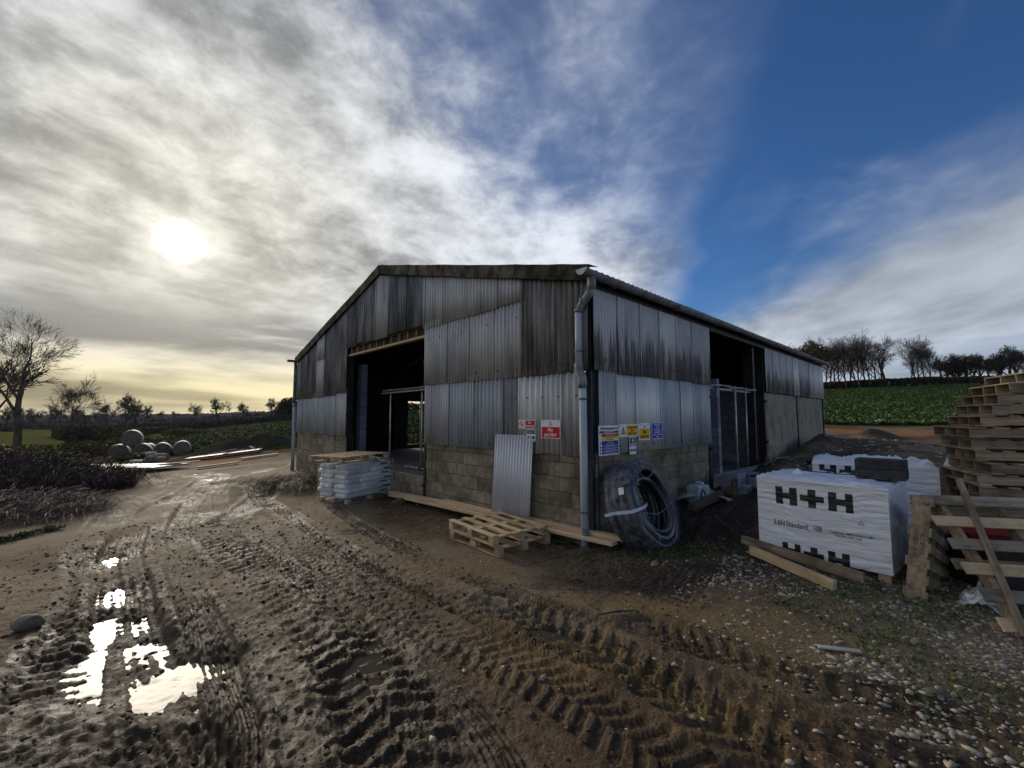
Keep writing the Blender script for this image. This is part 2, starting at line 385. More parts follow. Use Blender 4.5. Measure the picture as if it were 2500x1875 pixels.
M['roof'] = sheet_mat('mossy_shade_dark_roof_sheet', (.035, .035, .03), (.075, .07, .06), (.03, .035, .015), .6, rough=.95, spec=.1, grain=.5)  # mossy, and lowered in tone so the shade under the roof is in the colour
M['verge'] = simple('mossy_bargeboard', (.030, .028, .018), (.115, .108, .080), (3.5, 3.5, 3.5), .95, .012, 26., var=.2, spec=.1)
M['gutter'] = simple('weathered_grey_plastic', (.11, .115, .115), (.21, .215, .215), (4, 4, 4), .6, .002, 30., var=.1)
M['pipe'] = simple('pale_grey_downpipe', (.30, .33, .37), (.42, .45, .50), (3, 3, 1.2), .45, .0015, 60., var=.08)
M['pipe_dark'] = simple('grimy_grey_fitting', (.10, .115, .12), (.24, .26, .26), (6, 6, 6), .6, .0015, 60., var=.08)
M['steel'] = simple('black_painted_steel', (.012, .012, .014), (.03, .028, .028), (3, 3, 3), .55, .002, 30., var=.1)
M['steel_slate'] = simple('slate_blue_steel_post', (.030, .036, .045), (.055, .064, .075), (3, 3, 1), .5, .002, 30., var=.1)
M['rust'] = simple('rusty_iron', (.045, .026, .018), (.12, .075, .05), (9, 9, 9), .85, .003, 60.)
M['scaff'] = simple('galvanised_scaffold_tube', (.30, .31, .31), (.50, .51, .50), (5, 5, 5), .45, .001, 60., .5, var=.1)
M['floor'] = simple('dusty_concrete_floor', (.11, .10, .09), (.19, .175, .155), (1.2, 1.2, 1.2), .85, .004, 20., var=0)
M['black'] = simple('soft_black', (.010, .010, .011), (.02, .02, .022), (5, 5, 5), .6, 0, var=0)
def wood_mat(name, c1, c2, knot=(.10, .05, .02), rough=.75, dirt=.0):
    m, t, b = new_mat(name); o = objc(t); r = orand(t)
    x_, y_, z_ = sep(t, o)
    q = comb(t, x_*1.6+r*13, y_*22.0+r*7, z_*22.0+r*3)
    n = noise(t, q, 1.0, 6, .6, .6)
    c = cmix(t, smooth(.3, .7, n), c1, c2)
    k = smooth(.70, .80, noise(t, comb(t, x_*5+r*41, y_*14.0, z_*14.0), 1.0, 2, .5))
    c = cmix(t, k*.7, c, knot)
    if dirt: c = cmix(t, smooth(.42, .70, noise(t, cadd(t, o, comb(t, r*9, r*3, r*5)), 5., 5, .6))*dirt, c, (.06, .05, .04))
    c = cscale(t, c, r*.5+.75)
    setin(t, b, 'Base Color', c); setin(t, b, 'Roughness', rough); b.inputs['Specular IOR Level'].default_value = .25
    bump(t, b, n, .004, .5); return m
M['wood_new'] = wood_mat('fresh_pale_timber', (.50, .35, .20), (.66, .49, .31), (.22, .10, .04))
M['wood_pallet'] = wood_mat('pallet_softwood', (.38, .27, .15), (.56, .42, .25), (.16, .08, .035), dirt=.35)
M['wood_old'] = wood_mat('weathered_pallet_wood', (.21, .155, .10), (.40, .31, .205), (.07, .045, .025), .85, .55)
M['wood_grey'] = wood_mat('greyed_pallet_wood', (.235, .20, .15), (.42, .36, .265), (.07, .05, .03), .85, .55)
M['wood_dark'] = wood_mat('old_brown_timber', (.075, .05, .035), (.15, .105, .07), (.03, .02, .01), .9, .5)
M['white'] = simple('white_sign_face', (.72, .73, .74), (.78, .79, .80), (5, 5, 5), .4, 0, var=0)
def flat(name, c, rough=.45):
    return simple(name, c, tuple(q*.85 for q in c), (12, 12, 12), rough, 0, var=0)
M['s_red'] = flat('sign_red', (.55, .012, .02)); M['s_yel'] = flat('sign_yellow', (.80, .47, .01)); M['s_lem'] = flat('sign_lemon', (.75, .68, .05))
M['s_blu'] = flat('sign_blue', (.012, .05, .42)); M['s_nav'] = flat('sign_navy', (.02, .03, .25)); M['s_grn'] = flat('sign_green', (.01, .10, .045)); M['s_blk'] = flat('sign_black', (.012, .012, .012))
M['s_brn'] = flat('sign_dark_letters', (.12, .06, .01)); M['s_wht'] = flat('sign_white', (.78, .79, .8))
# white pallet hood and clear film
def hood_mat(name, c, tr=.0, k=1.0):
    m, t, b = new_mat(name); o = objc(t); wp = world_pos(t); x_, y_, z_ = sep(t, wp)
    q = comb(t, x_*3.0, y_*3.0, z_*42.0 + noise(t, wp, 2.2, 3, .5)*9.0)
    wr = noise(t, q, 1.0, 5, .6, .8)
    c_ = cmix(t, smooth(.30, .62, wr), tuple(v*.80 for v in c), c)
    c_ = cmix(t, smooth(.56, .78, noise(t, wp, 6., 5, .6))*.30, c_, (.30, .29, .27))
    setin(t, b, 'Base Color', c_); setin(t, b, 'Roughness', .38); b.inputs['Specular IOR Level'].default_value = .5
    bump(t, b, wr, .014*k, .8); return m
M['hood'] = hood_mat('white_shrink_hood', (.80, .82, .86))
M['hood_soft'] = hood_mat('crumpled_white_film', (.78, .82, .90), k=.8)
M['hood_ink'] = hood_mat('black_print_on_film', (.012, .012, .014))
def film_mat(name, clear=.7, tintc=(.75, .8, .88), s=(14., 3., 3.)):
    m = bpy.data.materials.new(name); m.use_nodes = True; t = m.node_tree; t.nodes.clear()
    o = t.nodes.new('ShaderNodeOutputMaterial'); tr = t.nodes.new('ShaderNodeBsdfTransparent'); tr.inputs[0].default_value = (.93, .95, .97, 1)
    gl = t.nodes.new('ShaderNodeBsdfPrincipled'); gl.inputs['Base Color'].default_value = (*tintc, 1); gl.inputs['Roughness'].default_value = .13
    gl.inputs['Specular IOR Level'].default_value = .9
    oc = objc(t); n = noise(t, scaled(t, oc, *s), 1.0, 6, .62, 1.5)
    bump(t, gl, n, .014, 1.0)
    mx = t.nodes.new('ShaderNodeMixShader')
    f = smooth(.40, .72, n)*(.75*(1-clear)*2) + (1-clear)*.45
    t.links.new(f.clamp().s, mx.inputs[0]); t.links.new(tr.outputs[0], mx.inputs[1]); t.links.new(gl.outputs[0], mx.inputs[2])
    t.links.new(mx.outputs[0], o.inputs[0]); return m
M['film'] = film_mat('clear_stretch_film', .84, (.42, .46, .52))
M['film_bag'] = film_mat('clear_wrap_over_bags', .90)
M['film_loose'] = film_mat('loose_clear_polythene', .45, s=(9., 9., 9.))
M['bag'] = simple('pale_printed_sack', (.66, .64, .59), (.84, .82, .76), (3, 9, 9), .55, .01, 9., var=.18, lohi=(.42, .6))
M['bag_print'] = simple('navy_sack_print', (.02, .03, .10), (.04, .05, .15), (5, 5, 5), .5, 0)
M['tube'] = simple('black_land_drain', (.012, .013, .016), (.03, .031, .036), (5, 5, 5), .22, 0, spec=.7)
M['strap'] = simple('pale_blue_strap', (.55, .65, .85), (.75, .8, .92), (12, 12, 12), .35, .003, 40.)
M['aerated'] = simple('dark_grey_aerated_block', (.030, .031, .033), (.055, .056, .058), (9, 9, 9), .95, .003, 120., var=.15)
M['concrete_lt'] = simple('pale_concrete', (.30, .30, .29), (.45, .45, .43), (5, 5, 5), .85, .004, 50.)
M['stone'] = simple('field_stone', (.13, .11, .08), (.30, .26, .20), (5, 5, 5), .85, .01, 12., var=.45)
M['bale_face'] = simple('weathered_straw_face', (.10, .078, .055), (.185, .15, .11), (9, 9, 9), .95, .03, 30., var=.12)
M['bale_net'] = simple('faded_bale_wrap', (.17, .165, .15), (.30, .295, .27), (2, 7, 2), .7, .02, 12., var=.12)
M['bark'] = simple('grey_brown_bark', (.045, .036, .027), (.12, .10, .075), (3, 3, 1), .95, .03, 14., var=.1)
M['bark_far'] = simple('distant_bark', (.028, .024, .022), (.060, .052, .046), (1, 1, 1), .95, 0, var=.25)
M['twig'] = simple('bramble_stem', (.045, .028, .024), (.13, .095, .08), (3, 3, 3), .85, 0)
M['leaf_crop'] = simple('crop_leaf', (.035, .070, .012), (.15, .23, .06), (4.9, 4.9, 4.9), .5, 0, var=0, lohi=(.38, .68), spec=.2)
M['leaf_crop_backlit'] = simple('crop_leaf_backlit', (.022, .042, .010), (.06, .095, .024), (3, 3, 3), .8, 0, var=0, spec=.05)  # darker copy of the crop leaf, colour lowered against the low sun
M['leaf_weed'] = simple('weed_leaf', (.035, .055, .012), (.10, .12, .03), (3, 3, 3), .7, 0, var=0)
M['leaf_brown'] = simple('autumn_leaf', (.045, .042, .015), (.13, .095, .03), (1.2, 1.2, 1.2), .8, 0, var=0)
M['leaf_far'] = simple('hazed_hedge_leaf', (.045, .042, .036), (.10, .09, .075), (.1, .1, .1), .95, 0, var=.1)  # lighter grey than the near hedge leaf: distance haze put into the colour
M['leaf_hedge'] = simple('dark_hedge_leaf', (.014, .018, .010), (.045, .042, .026), (.8, .8, .8), .9, 0, var=.1)
M['grass'] = simple('short_grass', (.040, .070, .015), (.10, .14, .030), (1.5, 1.5, 1.5), .8, 0, var=0)
M['straw'] = simple('dead_stalks', (.12, .095, .065), (.26, .215, .15), (5, 5, 5), .85, 0, var=0)
M['red'] = flat('red_plastic', (.20, .006, .01)); M['blue_drum'] = simple('blue_drum_plastic', (.006, .010, .045), (.012, .02, .08), (4, 4, 4), .45, 0)
M['jerry'] = simple('dusty_translucent_plastic', (.38, .44, .48), (.56, .62, .64), (6, 6, 6), .5, .003, 20.)
def water_mat():
    m, t, b = new_mat('muddy_water'); wp = world_pos(t)
    setin(t, b, 'Base Color', (.055, .045, .033)); setin(t, b, 'Roughness', smooth(.45, .7, noise(t, wp, 7., 5, .6))*.32 + .05); b.inputs['IOR'].default_value = 1.33; b.inputs['Specular IOR Level'].default_value = .09
    bump(t, b, noise(t, wp, 9., 3, .6), .006, .35); return m
M['water'] = water_mat()

# ------------------------------------------------------------------ mesh helpers
class MB:
    def __init__(s): s.v = []; s.f = []; s.mi = []
    def add(s, vs, fs, mi=0):
        o = len(s.v); s.v.extend(tuple(q) for q in vs); s.f.extend(tuple(i+o for i in f) for f in fs); s.mi.extend([mi]*len(fs))
    def box(s, lo, hi, mat=None, mi=0, bev=0.0):
        (x0, y0, z0), (x1, y1, z1) = lo, hi
        if bev:
            vs = []; b = bev
            for z, ins in ((z0, b), (z0+b, 0), (z1-b, 0), (z1, b)):
                vs += [(x0+ins, y0+ins, z), (x1-ins, y0+ins, z), (x1-ins, y1-ins, z), (x0+ins, y1-ins, z)]
            fs = [(3, 2, 1, 0), (12, 13, 14, 15)]
            for k in range(3):
                for i in range(4): j = (i+1) % 4; fs.append((k*4+i, k*4+j, k*4+4+j, k*4+4+i))
        else:
            vs = [(x0, y0, z0), (x1, y0, z0), (x1, y1, z0), (x0, y1, z0), (x0, y0, z1), (x1, y0, z1), (x1, y1, z1), (x0, y1, z1)]
            fs = [(3, 2, 1, 0), (4, 5, 6, 7), (0, 1, 5, 4), (1, 2, 6, 5), (2, 3, 7, 6), (3, 0, 4, 7)]
        if mat is not None: vs = [tuple(mat @ Vector(q)) for q in vs]
        s.add(vs, fs, mi)
    def bar(s, p0, p1, w_, h_, up=(0, 0, 1)):
        """rectangular bar between two points"""
        p0 = Vector(p0); p1 = Vector(p1); d = (p1-p0); L = d.length; d.normalize()
        u = Vector(up); sd_ = d.cross(u)
        if sd_.length < 1e-4: sd_ = d.cross(Vector((1, 0, 0)))
        sd_.normalize(); u = sd_.cross(d)
        m = Matrix((( d.x, sd_.x, u.x, p0.x), (d.y, sd_.y, u.y, p0.y), (d.z, sd_.z, u.z, p0.z), (0, 0, 0, 1)))
        s.box((0, -w_/2, -h_/2), (L, w_/2, h_/2), m)
    def tube(s, pts, rad, n=10, cap=True, closed=False, mi=0):
        pts = [Vector(q) for q in pts]; m = len(pts)
        rr = rad if hasattr(rad, '__len__') else [rad]*m
        prev = None; vs = []; fs = []
        for i, q in enumerate(pts):
            if closed: d = pts[(i+1) % m]-pts[i-1]
            else: d = pts[min(i+1, m-1)]-pts[max(i-1, 0)]
            if d.length < 1e-9: d = Vector((0, 0, 1))
            d.normalize()
            if prev is None:
                prev = d.cross(Vector((.13, .21, .97)))
                if prev.length < .2: prev = d.cross(Vector((1, 0, 0)))
            prev = prev - d*prev.dot(d); prev.normalize(); b_ = d.cross(prev)
            for k in range(n):
                a_ = 2*math.pi*k/n; vs.append(q + prev*(math.cos(a_)*rr[i]) + b_*(math.sin(a_)*rr[i]))
        R_ = m if closed else m-1
        for i in range(R_):
            for k in range(n):
                a_, b2 = i*n+k, i*n+(k+1) % n; c_, d_ = ((i+1) % m)*n+k, ((i+1) % m)*n+(k+1) % n
                fs.append((a_, b2, d_, c_))
        if cap and not closed:
            fs.append(tuple(reversed(range(n)))); fs.append(tuple((m-1)*n+k for k in range(n)))
        s.add(vs, fs, mi)
    def build(s, name, mat, parent=None, smooth_=False, loc=None):
        me = bpy.data.meshes.new(name); me.from_pydata(s.v, [], s.f)
        mats = mat if isinstance(mat, (list, tuple)) else [mat]
        for q in mats: me.materials.append(q)
        if len(mats) > 1: me.polygons.foreach_set('material_index', s.mi)
        if smooth_: me.polygons.foreach_set('use_smooth', [True]*len(me.polygons))
        me.update(); return link(name, me, parent, loc)
def link(name, me, parent=None, loc=None, rot=None):
    o = bpy.data.objects.new(name, me); COL.objects.link(o)
    if parent is not None: o.parent = parent
    if loc is not None: o.location = loc
    if rot is not None: o.rotation_euler = rot
    return o
def np_mesh(name, verts, faces, mat, parent=None, smooth_=False, colors=None):
    """verts (n,3), faces (m,k)"""
    me = bpy.data.meshes.new(name); verts = np.asarray(verts, np.float32); faces = np.asarray(faces, np.int32)
    k = faces.shape[1]
    me.vertices.add(len(verts)); me.vertices.foreach_set('co', verts.ravel())
    me.loops.add(faces.size); me.loops.foreach_set('vertex_index', faces.ravel())
    me.polygons.add(len(faces)); me.polygons.foreach_set('loop_start', np.arange(0, faces.size, k, dtype=np.int32))
    me.polygons.foreach_set('loop_total', np.full(len(faces), k, np.int32))
    if smooth_: me.polygons.foreach_set('use_smooth', np.ones(len(faces), bool))
    me.materials.append(mat); me.update(calc_edges=True)
    if colors:
        for nm, arr in colors.items():
            at_ = me.color_attributes.new(nm, 'FLOAT_COLOR', 'POINT'); at_.data.foreach_set('color', arr.astype(np.float32).ravel())
    return link(name, me, parent)
def tag(o, label=None, cat=None, group=None, kind=None):
    if label: o['label'] = label
    if cat: o['category'] = cat
    if group: o['group'] = group
    if kind: o['kind'] = kind
    return o
def thing(name, label, cat, loc=(0, 0, 0), rz=0., group=None, rot=None):
    o = bpy.data.objects.new(name, None); COL.objects.link(o); o.location = loc
    o.rotation_euler = rot if rot is not None else (0, 0, rz); o.empty_display_size = .2
    return tag(o, label, cat, group)
def copy_thing(root, loc=None, rot=None, label=None, group=None):
    r = root.copy(); COL.objects.link(r)
    for ch in list(root.children):
        c = ch.copy(); COL.objects.link(c); c.parent = r
        for g in ch.children:
            d = g.copy(); COL.objects.link(d); d.parent = c
    if loc is not None: r.location = loc
    if rot is not None: r.rotation_euler = rot
    if label: r['label'] = label
    if group: r['group'] = group
    return r
def text_mesh(name, s, size, mat, parent, loc, rot=(math.pi/2, 0, 0), align='CENTER', depth=.0006, sx=1.0, bold=0.0):
    cu = bpy.data.curves.new(name, 'FONT'); cu.body = s; cu.size = size; cu.align_x = align; cu.align_y = 'CENTER'
    cu.extrude = depth; cu.offset = bold; cu.resolution_u = 3
    tmp = bpy.data.objects.new(name, cu); COL.objects.link(tmp)
    dg = bpy.context.evaluated_depsgraph_get(); dg.update()
    me = bpy.data.meshes.new_from_object(tmp.evaluated_get(dg)); bpy.data.objects.remove(tmp); bpy.data.curves.remove(cu)
    me.name = name; me.materials.clear(); me.materials.append(mat)
    o = link(name, me, parent, loc, rot); o.scale = (sx, 1, 1); return o

# ------------------------------------------------------------------ the ground, one sheet finest where it is seen close
def make_ground():
    fa = np.radians(np.linspace(-64, 64, 1000)); ba = np.radians(np.linspace(64, 296, 60))[1:-1]
    th = np.concatenate([fa, ba]); nth = len(th)
    r = [0.25]
    while r[-1] < 1.4: r.append(r[-1]*1.08)
    while r[-1] < 9: r.append(r[-1]*1.0062)
    while r[-1] < 40: r.append(r[-1]*1.012)
    while r[-1] < 3300: r.append(r[-1]*1.05)
    r = np.array(r); nr = len(r)
    R, T = np.meshgrid(r, th, indexing='ij'); x = (R*np.sin(T)).ravel(); y = (R*np.cos(T)).ravel()
    z, rut = ground(x, y, 'mask')
    i = np.arange(nr-1)[:, None]; j = np.arange(nth)[None, :]; j2 = (j+1) % nth
    f = np.stack([np.broadcast_to(i*nth+j, (nr-1, nth)), np.broadcast_to(i*nth+j2, (nr-1, nth)), np.broadcast_to((i+1)*nth+j2, (nr-1, nth)), np.broadcast_to((i+1)*nth+j, (nr-1, nth))], -1).reshape(-1, 4)[:, ::-1]
    # middle cap
    vs = np.stack([x, y, z], 1); cz = float(z[:nth].mean())
    rr = np.hypot(x, y)
    # masks
    bx, by = inv_bw(x, y)
    nn = fbm(x*.6, y*.6, 4, 101); n2_ = fbm(x*1.7, y*1.7, 4, 102)
    lane = x + np.clip(y-4.2, 0, 60)*.93 + 6.3 + 1.6*(nn-.5)                # <0 : verge left of the lane
    verge = sst(.8, -.6, lane)
    yard = 1-verge
    grass = verge*sst(.35, .55, n2_ + .12*sst(8, 16, y))
    grass = np.maximum(grass, sst(.52, .62, nn)*sst(9, 11, by*0+bx*0+y)*0)
    # field polygons by distance lines
    fl = sst(0, 2.5, (y - (26 + 0*x)) + .35*(x+20))*sst(-3, -9, x-(-0.0)*y + 0*y)    # left/back field
    fl = fl*sst(-44, -38, x + .25*(y-30)*-1)
    fr = sst(26, 29, y - .0*x)*sst(8, 12, x)
    field = np.clip(fl*sst(28, 34, y) + fr, 0, 1)*sst(130, 110, rr)
    bk = sst(15.5, 17, by)*sst(22, 25, y)*sst(-13.5, -11, x); field = np.maximum(field, bk*sst(130, 110, rr))
    scrub = sst(-24, -30, x)*(1-field)*sst(14, 20, y)*sst(130, 110, rr)
    far = sst(100, 125, rr)
    patch = vnoise(x*.006+3, y*.006+1, 7)
    fargrass = far*sst(.35, .6, patch)
    grass = np.clip(np.maximum(grass, scrub)*(1-field)*(1-far) + fargrass, 0, 1)
    clay = sst(.52, .66, fbm(x*.9+4, y*.9, 4, 111))*sst(-1.6, .4, x + .1*y)*sst(6.5, 4.8, rr)*yard
    clay = np.maximum(clay, .9*sst(.9, .3, np.hypot((x-.9)/1.0, (y-4.35)/.35)))
    clay = np.maximum(clay, .8*sst(1, .3, np.abs((x-1.1)*.55+(y-3.0))/.45)*sst(.4, .55, n2_)*sst(5.5, 4, rr)*sst(-.8, .2, x))
    orange = sst(1, .2, np.hypot((x-18)/9, (y-21)/3.6)+.5*(nn-.5)) + sst(1, .3, np.hypot((x+16.3)/4.0, (y-24.5)/1.6)+.6*(nn-.5))
    for (hx_, hy_, ha_, hb_, hn_, hh_, hs_) in HEAPS[:3]:
        orange = orange*sst(.7, 1.1, np.hypot((x-hx_)/ha_, (y-hy_)/hb_))
    gravel = sst(.9, 1.7, x - .30*(y-3)*0 - .2 + .9*(n2_-.5) )*sst(.9, 2.0, x)*sst(6.5, 5.0, y)*sst(-.2, .5, 5.2-np.abs(y-2.6)*1.0)
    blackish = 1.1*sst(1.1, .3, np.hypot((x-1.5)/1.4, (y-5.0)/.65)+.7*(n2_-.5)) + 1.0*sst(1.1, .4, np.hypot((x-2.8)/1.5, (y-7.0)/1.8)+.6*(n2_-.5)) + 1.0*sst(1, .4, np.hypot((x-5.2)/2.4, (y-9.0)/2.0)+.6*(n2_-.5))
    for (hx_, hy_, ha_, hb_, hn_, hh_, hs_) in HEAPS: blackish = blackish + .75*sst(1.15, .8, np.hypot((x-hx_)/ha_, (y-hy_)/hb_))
    churn = sst(.4, -1.1, x + .35*(y-3) + 1.2*(nn-.5))*sst(6.5, 3.0, rr)
    wet = np.clip(churn*.9 + rut*.75*sst(.3, .55, nn) + blackish*.5, 0, 1)
    for (cx_, cy_, ra, rb_, an, dp) in PUD:
        ca, sa = math.cos(an), math.sin(an)
        q = np.hypot(((x-cx_)*ca+(y-cy_)*sa)/(ra*1.35), (-(x-cx_)*sa+(y-cy_)*ca)/(rb_*1.5)); wet = np.maximum(wet, sst(1.25, .7, q))
    dry = sst(.45, .62, fbm(x*.55, y*.55, 4, 131))*yard*(1-churn)*sst(2.8, 4.2, rr)
    c1 = np.stack([grass, np.clip(gravel, 0, 1), np.clip(clay, 0, 1), np.ones_like(x)], 1)
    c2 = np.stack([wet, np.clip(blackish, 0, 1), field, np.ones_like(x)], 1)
    c3 = np.stack([np.clip(orange, 0, 1), dry, far*(1-fargrass), np.ones_like(x)], 1)
    vs = np.vstack([vs, [[0, 0, cz]]]); one = np.array([[0, 0, 0, 1.]])
    me_f = np.vstack([f])
    m, t, b = new_mat('churned_mud_and_fields')
    def attr(nm):
        n = t.nodes.new('ShaderNodeAttribute'); n.attribute_name = nm; return sep(t, V(t, n.outputs['Color']))
    g_, gr_, cl_ = attr('m1'); we_, bl_, fi_ = attr('m2'); or_, dr_, fa_ = attr('m3')
    wp = world_pos(t)
    nA = noise(t, wp, 1.1, 7, .62); nB = noise(t, wp, 9., 6, .65); nC = noise(t, wp, 55., 5, .65)
    c = cmix(t, smooth(.3, .7, nA), (.092, .060, .034), (.180, .124, .072))
    c = cmix(t, smooth(.38, .66, nB)*.7, c, (.055, .039, .026))
    c = cmix(t, dr_*.75, c, (.215, .168, .112))
    c = cmix(t, cl_*smooth(.25, .6, nB)*.62, c, (.225, .15, .055))
    c = cmix(t, or_*.8, c, (.26, .125, .05))
    c = cmix(t, gr_*.35, c, (.17, .145, .10))
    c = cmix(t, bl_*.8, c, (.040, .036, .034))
    c = cmix(t, we_*.85, c, (.038, .025, .016))
    c = cmix(t, g_*smooth(.30, .62, nB)*.9, c, cmix(t, nA, (.045, .072, .016), (.10, .125, .03)))
    c = cmix(t, fi_*.9, c, cmix(t, nB, (.035, .055, .018), (.07, .075, .035)))
    c = cmix(t, fa_*.9, c, (.065, .062, .035))
    c = cscale(t, c, smooth(.28, .72, nC)*.75 + .6)
    setin(t, b, 'Base Color', c)
    setin(t, b, 'Roughness', (0.86 - we_*smooth(.35, .65, nA*.4+nB*.6)*.42).mx(.4)); b.inputs['Specular IOR Level'].default_value = .4
    fd_ = smooth(14, 30, sep(t, wp)[1])
    setin(t, b, 'Specular IOR Level', ((0.05 + we_*.10)*(1.0 - g_)*(1.0 - fi_)*(1.0 - fd_) - .01).mx(0.0))
    hh = nB*.5 + nC*.30 + noise(t, wp, 22., 5, .6)*.4
    bump(t, b, hh, .035, .9)
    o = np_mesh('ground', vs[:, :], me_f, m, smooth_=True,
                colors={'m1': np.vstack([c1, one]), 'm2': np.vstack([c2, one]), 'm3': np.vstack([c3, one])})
    tag(o, kind='structure'); return o
GROUND = make_ground()
for k, (cx_, cy_, ra, rb_, an, dp) in enumerate(PUD):
    n = 40; ca, sa = math.cos(an), math.sin(an); sc2 = 1.3
    gx = []; gy = []
    for i in range(n):
        a_ = 2*math.pi*i/n; q = sc2*(1+.12*math.sin(3*a_+k)+.08*math.sin(5*a_+2*k)); u, v = ra*q*math.cos(a_), rb_*q*math.sin(a_)
        gx.append(cx_+u*ca-v*sa); gy.append(cy_+u*sa+v*ca)
    rx = np.linspace(-1, 1, 15); U, Vv = np.meshgrid(rx*ra*.9, rx*rb_*.9)
    hz_ = ground(cx_+U*ca-Vv*sa, cy_+U*sa+Vv*ca)
    lev = float(np.percentile(hz_, 40))
    b_ = MB(); b_.add([(gx[i], gy[i], lev) for i in range(n)], [tuple(range(n))]); o = b_.build('puddle', M['water'])
    tag(o, kind='structure')

# ------------------------------------------------------------------ the barn
R_ = random.Random(5)
BARN = thing('barn', 'large corrugated sheet farm barn on a concrete block base with open doorways', 'barn', (C0[0], C0[1], 0), 0.7562)
WID, LEN = 13.35, 15.0
def verge_z(v): return 3.80 + (5.50-3.80)*(1-abs(v-WID/2)/(WID/2))
def corr_mesh(name, pts_bt, axis, out, pitch, amp, mat, off=0.0, th=.004):
    """profiled sheet; pts_bt = function u -> (zbottom, ztop); spans u0..u1 in axis direction, outward direction out"""
    u0, u1, fn = pts_bt; per = max(1, round((u1-u0)/pitch)); ns = per*6
    ax = Vector(axis); ou = Vector(out); fr, bk = [], []
    for i in range(ns+1):
        u = u0 + (u1-u0)*i/ns; q = off + amp*.5*math.cos(2*math.pi*i/6)
        zb, zt = fn(u)
        P = ax*u + ou*q; B = ax*u + ou*(q-th)
        fr += [(P.x, P.y, zb), (P.x, P.y, (zb+zt)/2), (P.x, P.y, zt)]; bk += [(B.x, B.y, zb), (B.x, B.y, (zb+zt)/2), (B.x, B.y, zt)]
    vs = fr+bk; o = len(fr); fs = []
    for i in range(ns):
        for k in range(2):
            a_, b_, c_, d_ = i*3+k, i*3+3+k, i*3+4+k, i*3+1+k
            fs += [(a_, b_, c_, d_), (o+d_, o+c_, o+b_, o+a_)]
        fs += [(i*3, o+i*3, o+i*3+3, i*3+3), (i*3+2, i*3+5, o+i*3+5, o+i*3+2)]
    fs += [(0, 1, o+1, o), (1, 2, o+2, o+1)]; e = ns*3
    fs += [(e, o+e, o+e+1, e+1), (e+1, o+e+1, o+e+2, e+2)]
    me = bpy.data.meshes.new(name); me.from_pydata(vs, [], fs); me.materials.append(mat)
    me.polygons.foreach_set('use_smooth', [len(f) == 4 for f in fs]); me.update(); return me
def sheet(u0, u1, zb, zt, mat, plane='g', pitch=.100, amp=.036, off=.035, jit=True, lap=.03):
    dz = R_.uniform(-.014, .014) if jit else 0
    if plane == 'g':    # wall x=0 facing -x, runs along y
        fn = (lambda u: (zb+dz, min(verge_z(u)-.02, zt+dz)))
        me = corr_mesh('corrugated_sheet', (u0-lap, u1, fn), (0, 1, 0), (-1, 0, 0), pitch, amp, mat, off+R_.uniform(0, .008))
    else:
        fn = (lambda u: (zb+dz, zt))
        me = corr_mesh('corrugated_sheet', (u0, u1+lap, fn), (1, 0, 0), (0, -1, 0), pitch, amp, mat, off+R_.uniform(0, .008))
    o = link('corrugated_sheet', me, BARN)
    ang_ = R_.uniform(-.004, .004)
    if plane == 'g': o.rotation_euler = (ang_, 0, 0)
    return o
G9 = 9.9
# gable, right of the doorway: lower row (drawn first, upper rows overlap outward)
for u0, u1, mt in ((.13, .52, 'sheet_light'), (.52, .93, 'sheet_light'), (.93, 1.45, 'sheet_light'), (1.45, 1.87, 'sheet_dark'), (1.87, 2.72, 'sheet_blue'), (2.72, 3.55, 'sheet_blue'), (3.55, 4.42, 'sheet_mid')):
    sheet(u0, u1, 1.12 if u0 > .9 else 1.11, 2.50, M[mt], pitch=.124 if u0 < 1.4 else .104, amp=.044 if u0 < 1.4 else .038)
for u0, u1, mt in ((1.34, 2.1, 'sheet_mid'), (2.1, 2.85, 'sheet_mid'), (2.85, 3.6, 'sheet_mid'), (3.6, 4.42, 'sheet_mid')):
    sheet(u0, u1, 2.40, 3.80, M[mt], off=.058)
for u0, u1, mt in ((1.34, 2.0, 'sheet_mid'), (2.0, 2.9, 'sheet_mid'), (2.9, 3.75, 'sheet_mid'), (3.75, 4.46, 'sheet_mid')):
    sheet(u0, u1, 3.68, G9, M[mt], off=.080)
for u0, u1 in ((-.02, .62), (.62, 1.34)):
    sheet(u0, u1, 2.40, G9, M['sheet_asb'], pitch=.115, amp=.046, off=.075)
# over the doorway
for u0, u1, mt in ((4.46, 5.3, 'sheet_dark'), (5.3, 6.2, 'sheet_dark'), (6.2, 6.9, 'sheet_mid'), (6.9, 7.64, 'sheet_dark'), (7.64, 8.0, 'sheet_asb'), (8.0, 8.78, 'sheet_dark')):
    sheet(u0, u1, 3.78, G9, M[mt], off=.072)
# left of the doorway
for u0, u1, mt in ((8.78, 9.6, 'sheet_mid'), (9.6, 10.49, 'sheet_blue'), (10.49, 11.13, 'sheet_mid'), (11.13, 12.1, 'sheet_blue'), (12.1, 12.7, 'sheet_blue'), (12.7, 13.28, 'sheet_blue')):
    sheet(u0, u1, 1.12, 2.50, M[mt])
for u0, u1, mt in ((8.78, 9.6, 'sheet_asb'), (9.6, 10.57, 'sheet_asb'), (11.25, 12.2, 'sheet_asb'), (12.2, 13.32, 'sheet_asb')):
    sheet(u0, u1, 2.38, G9, M[mt], off=.058)
sheet(10.57, 11.25, 2.36, 3.66, M['sheet_light'], off=.062); sheet(10.57, 11.25, 3.6, G9, M['sheet_mid'], off=.075)
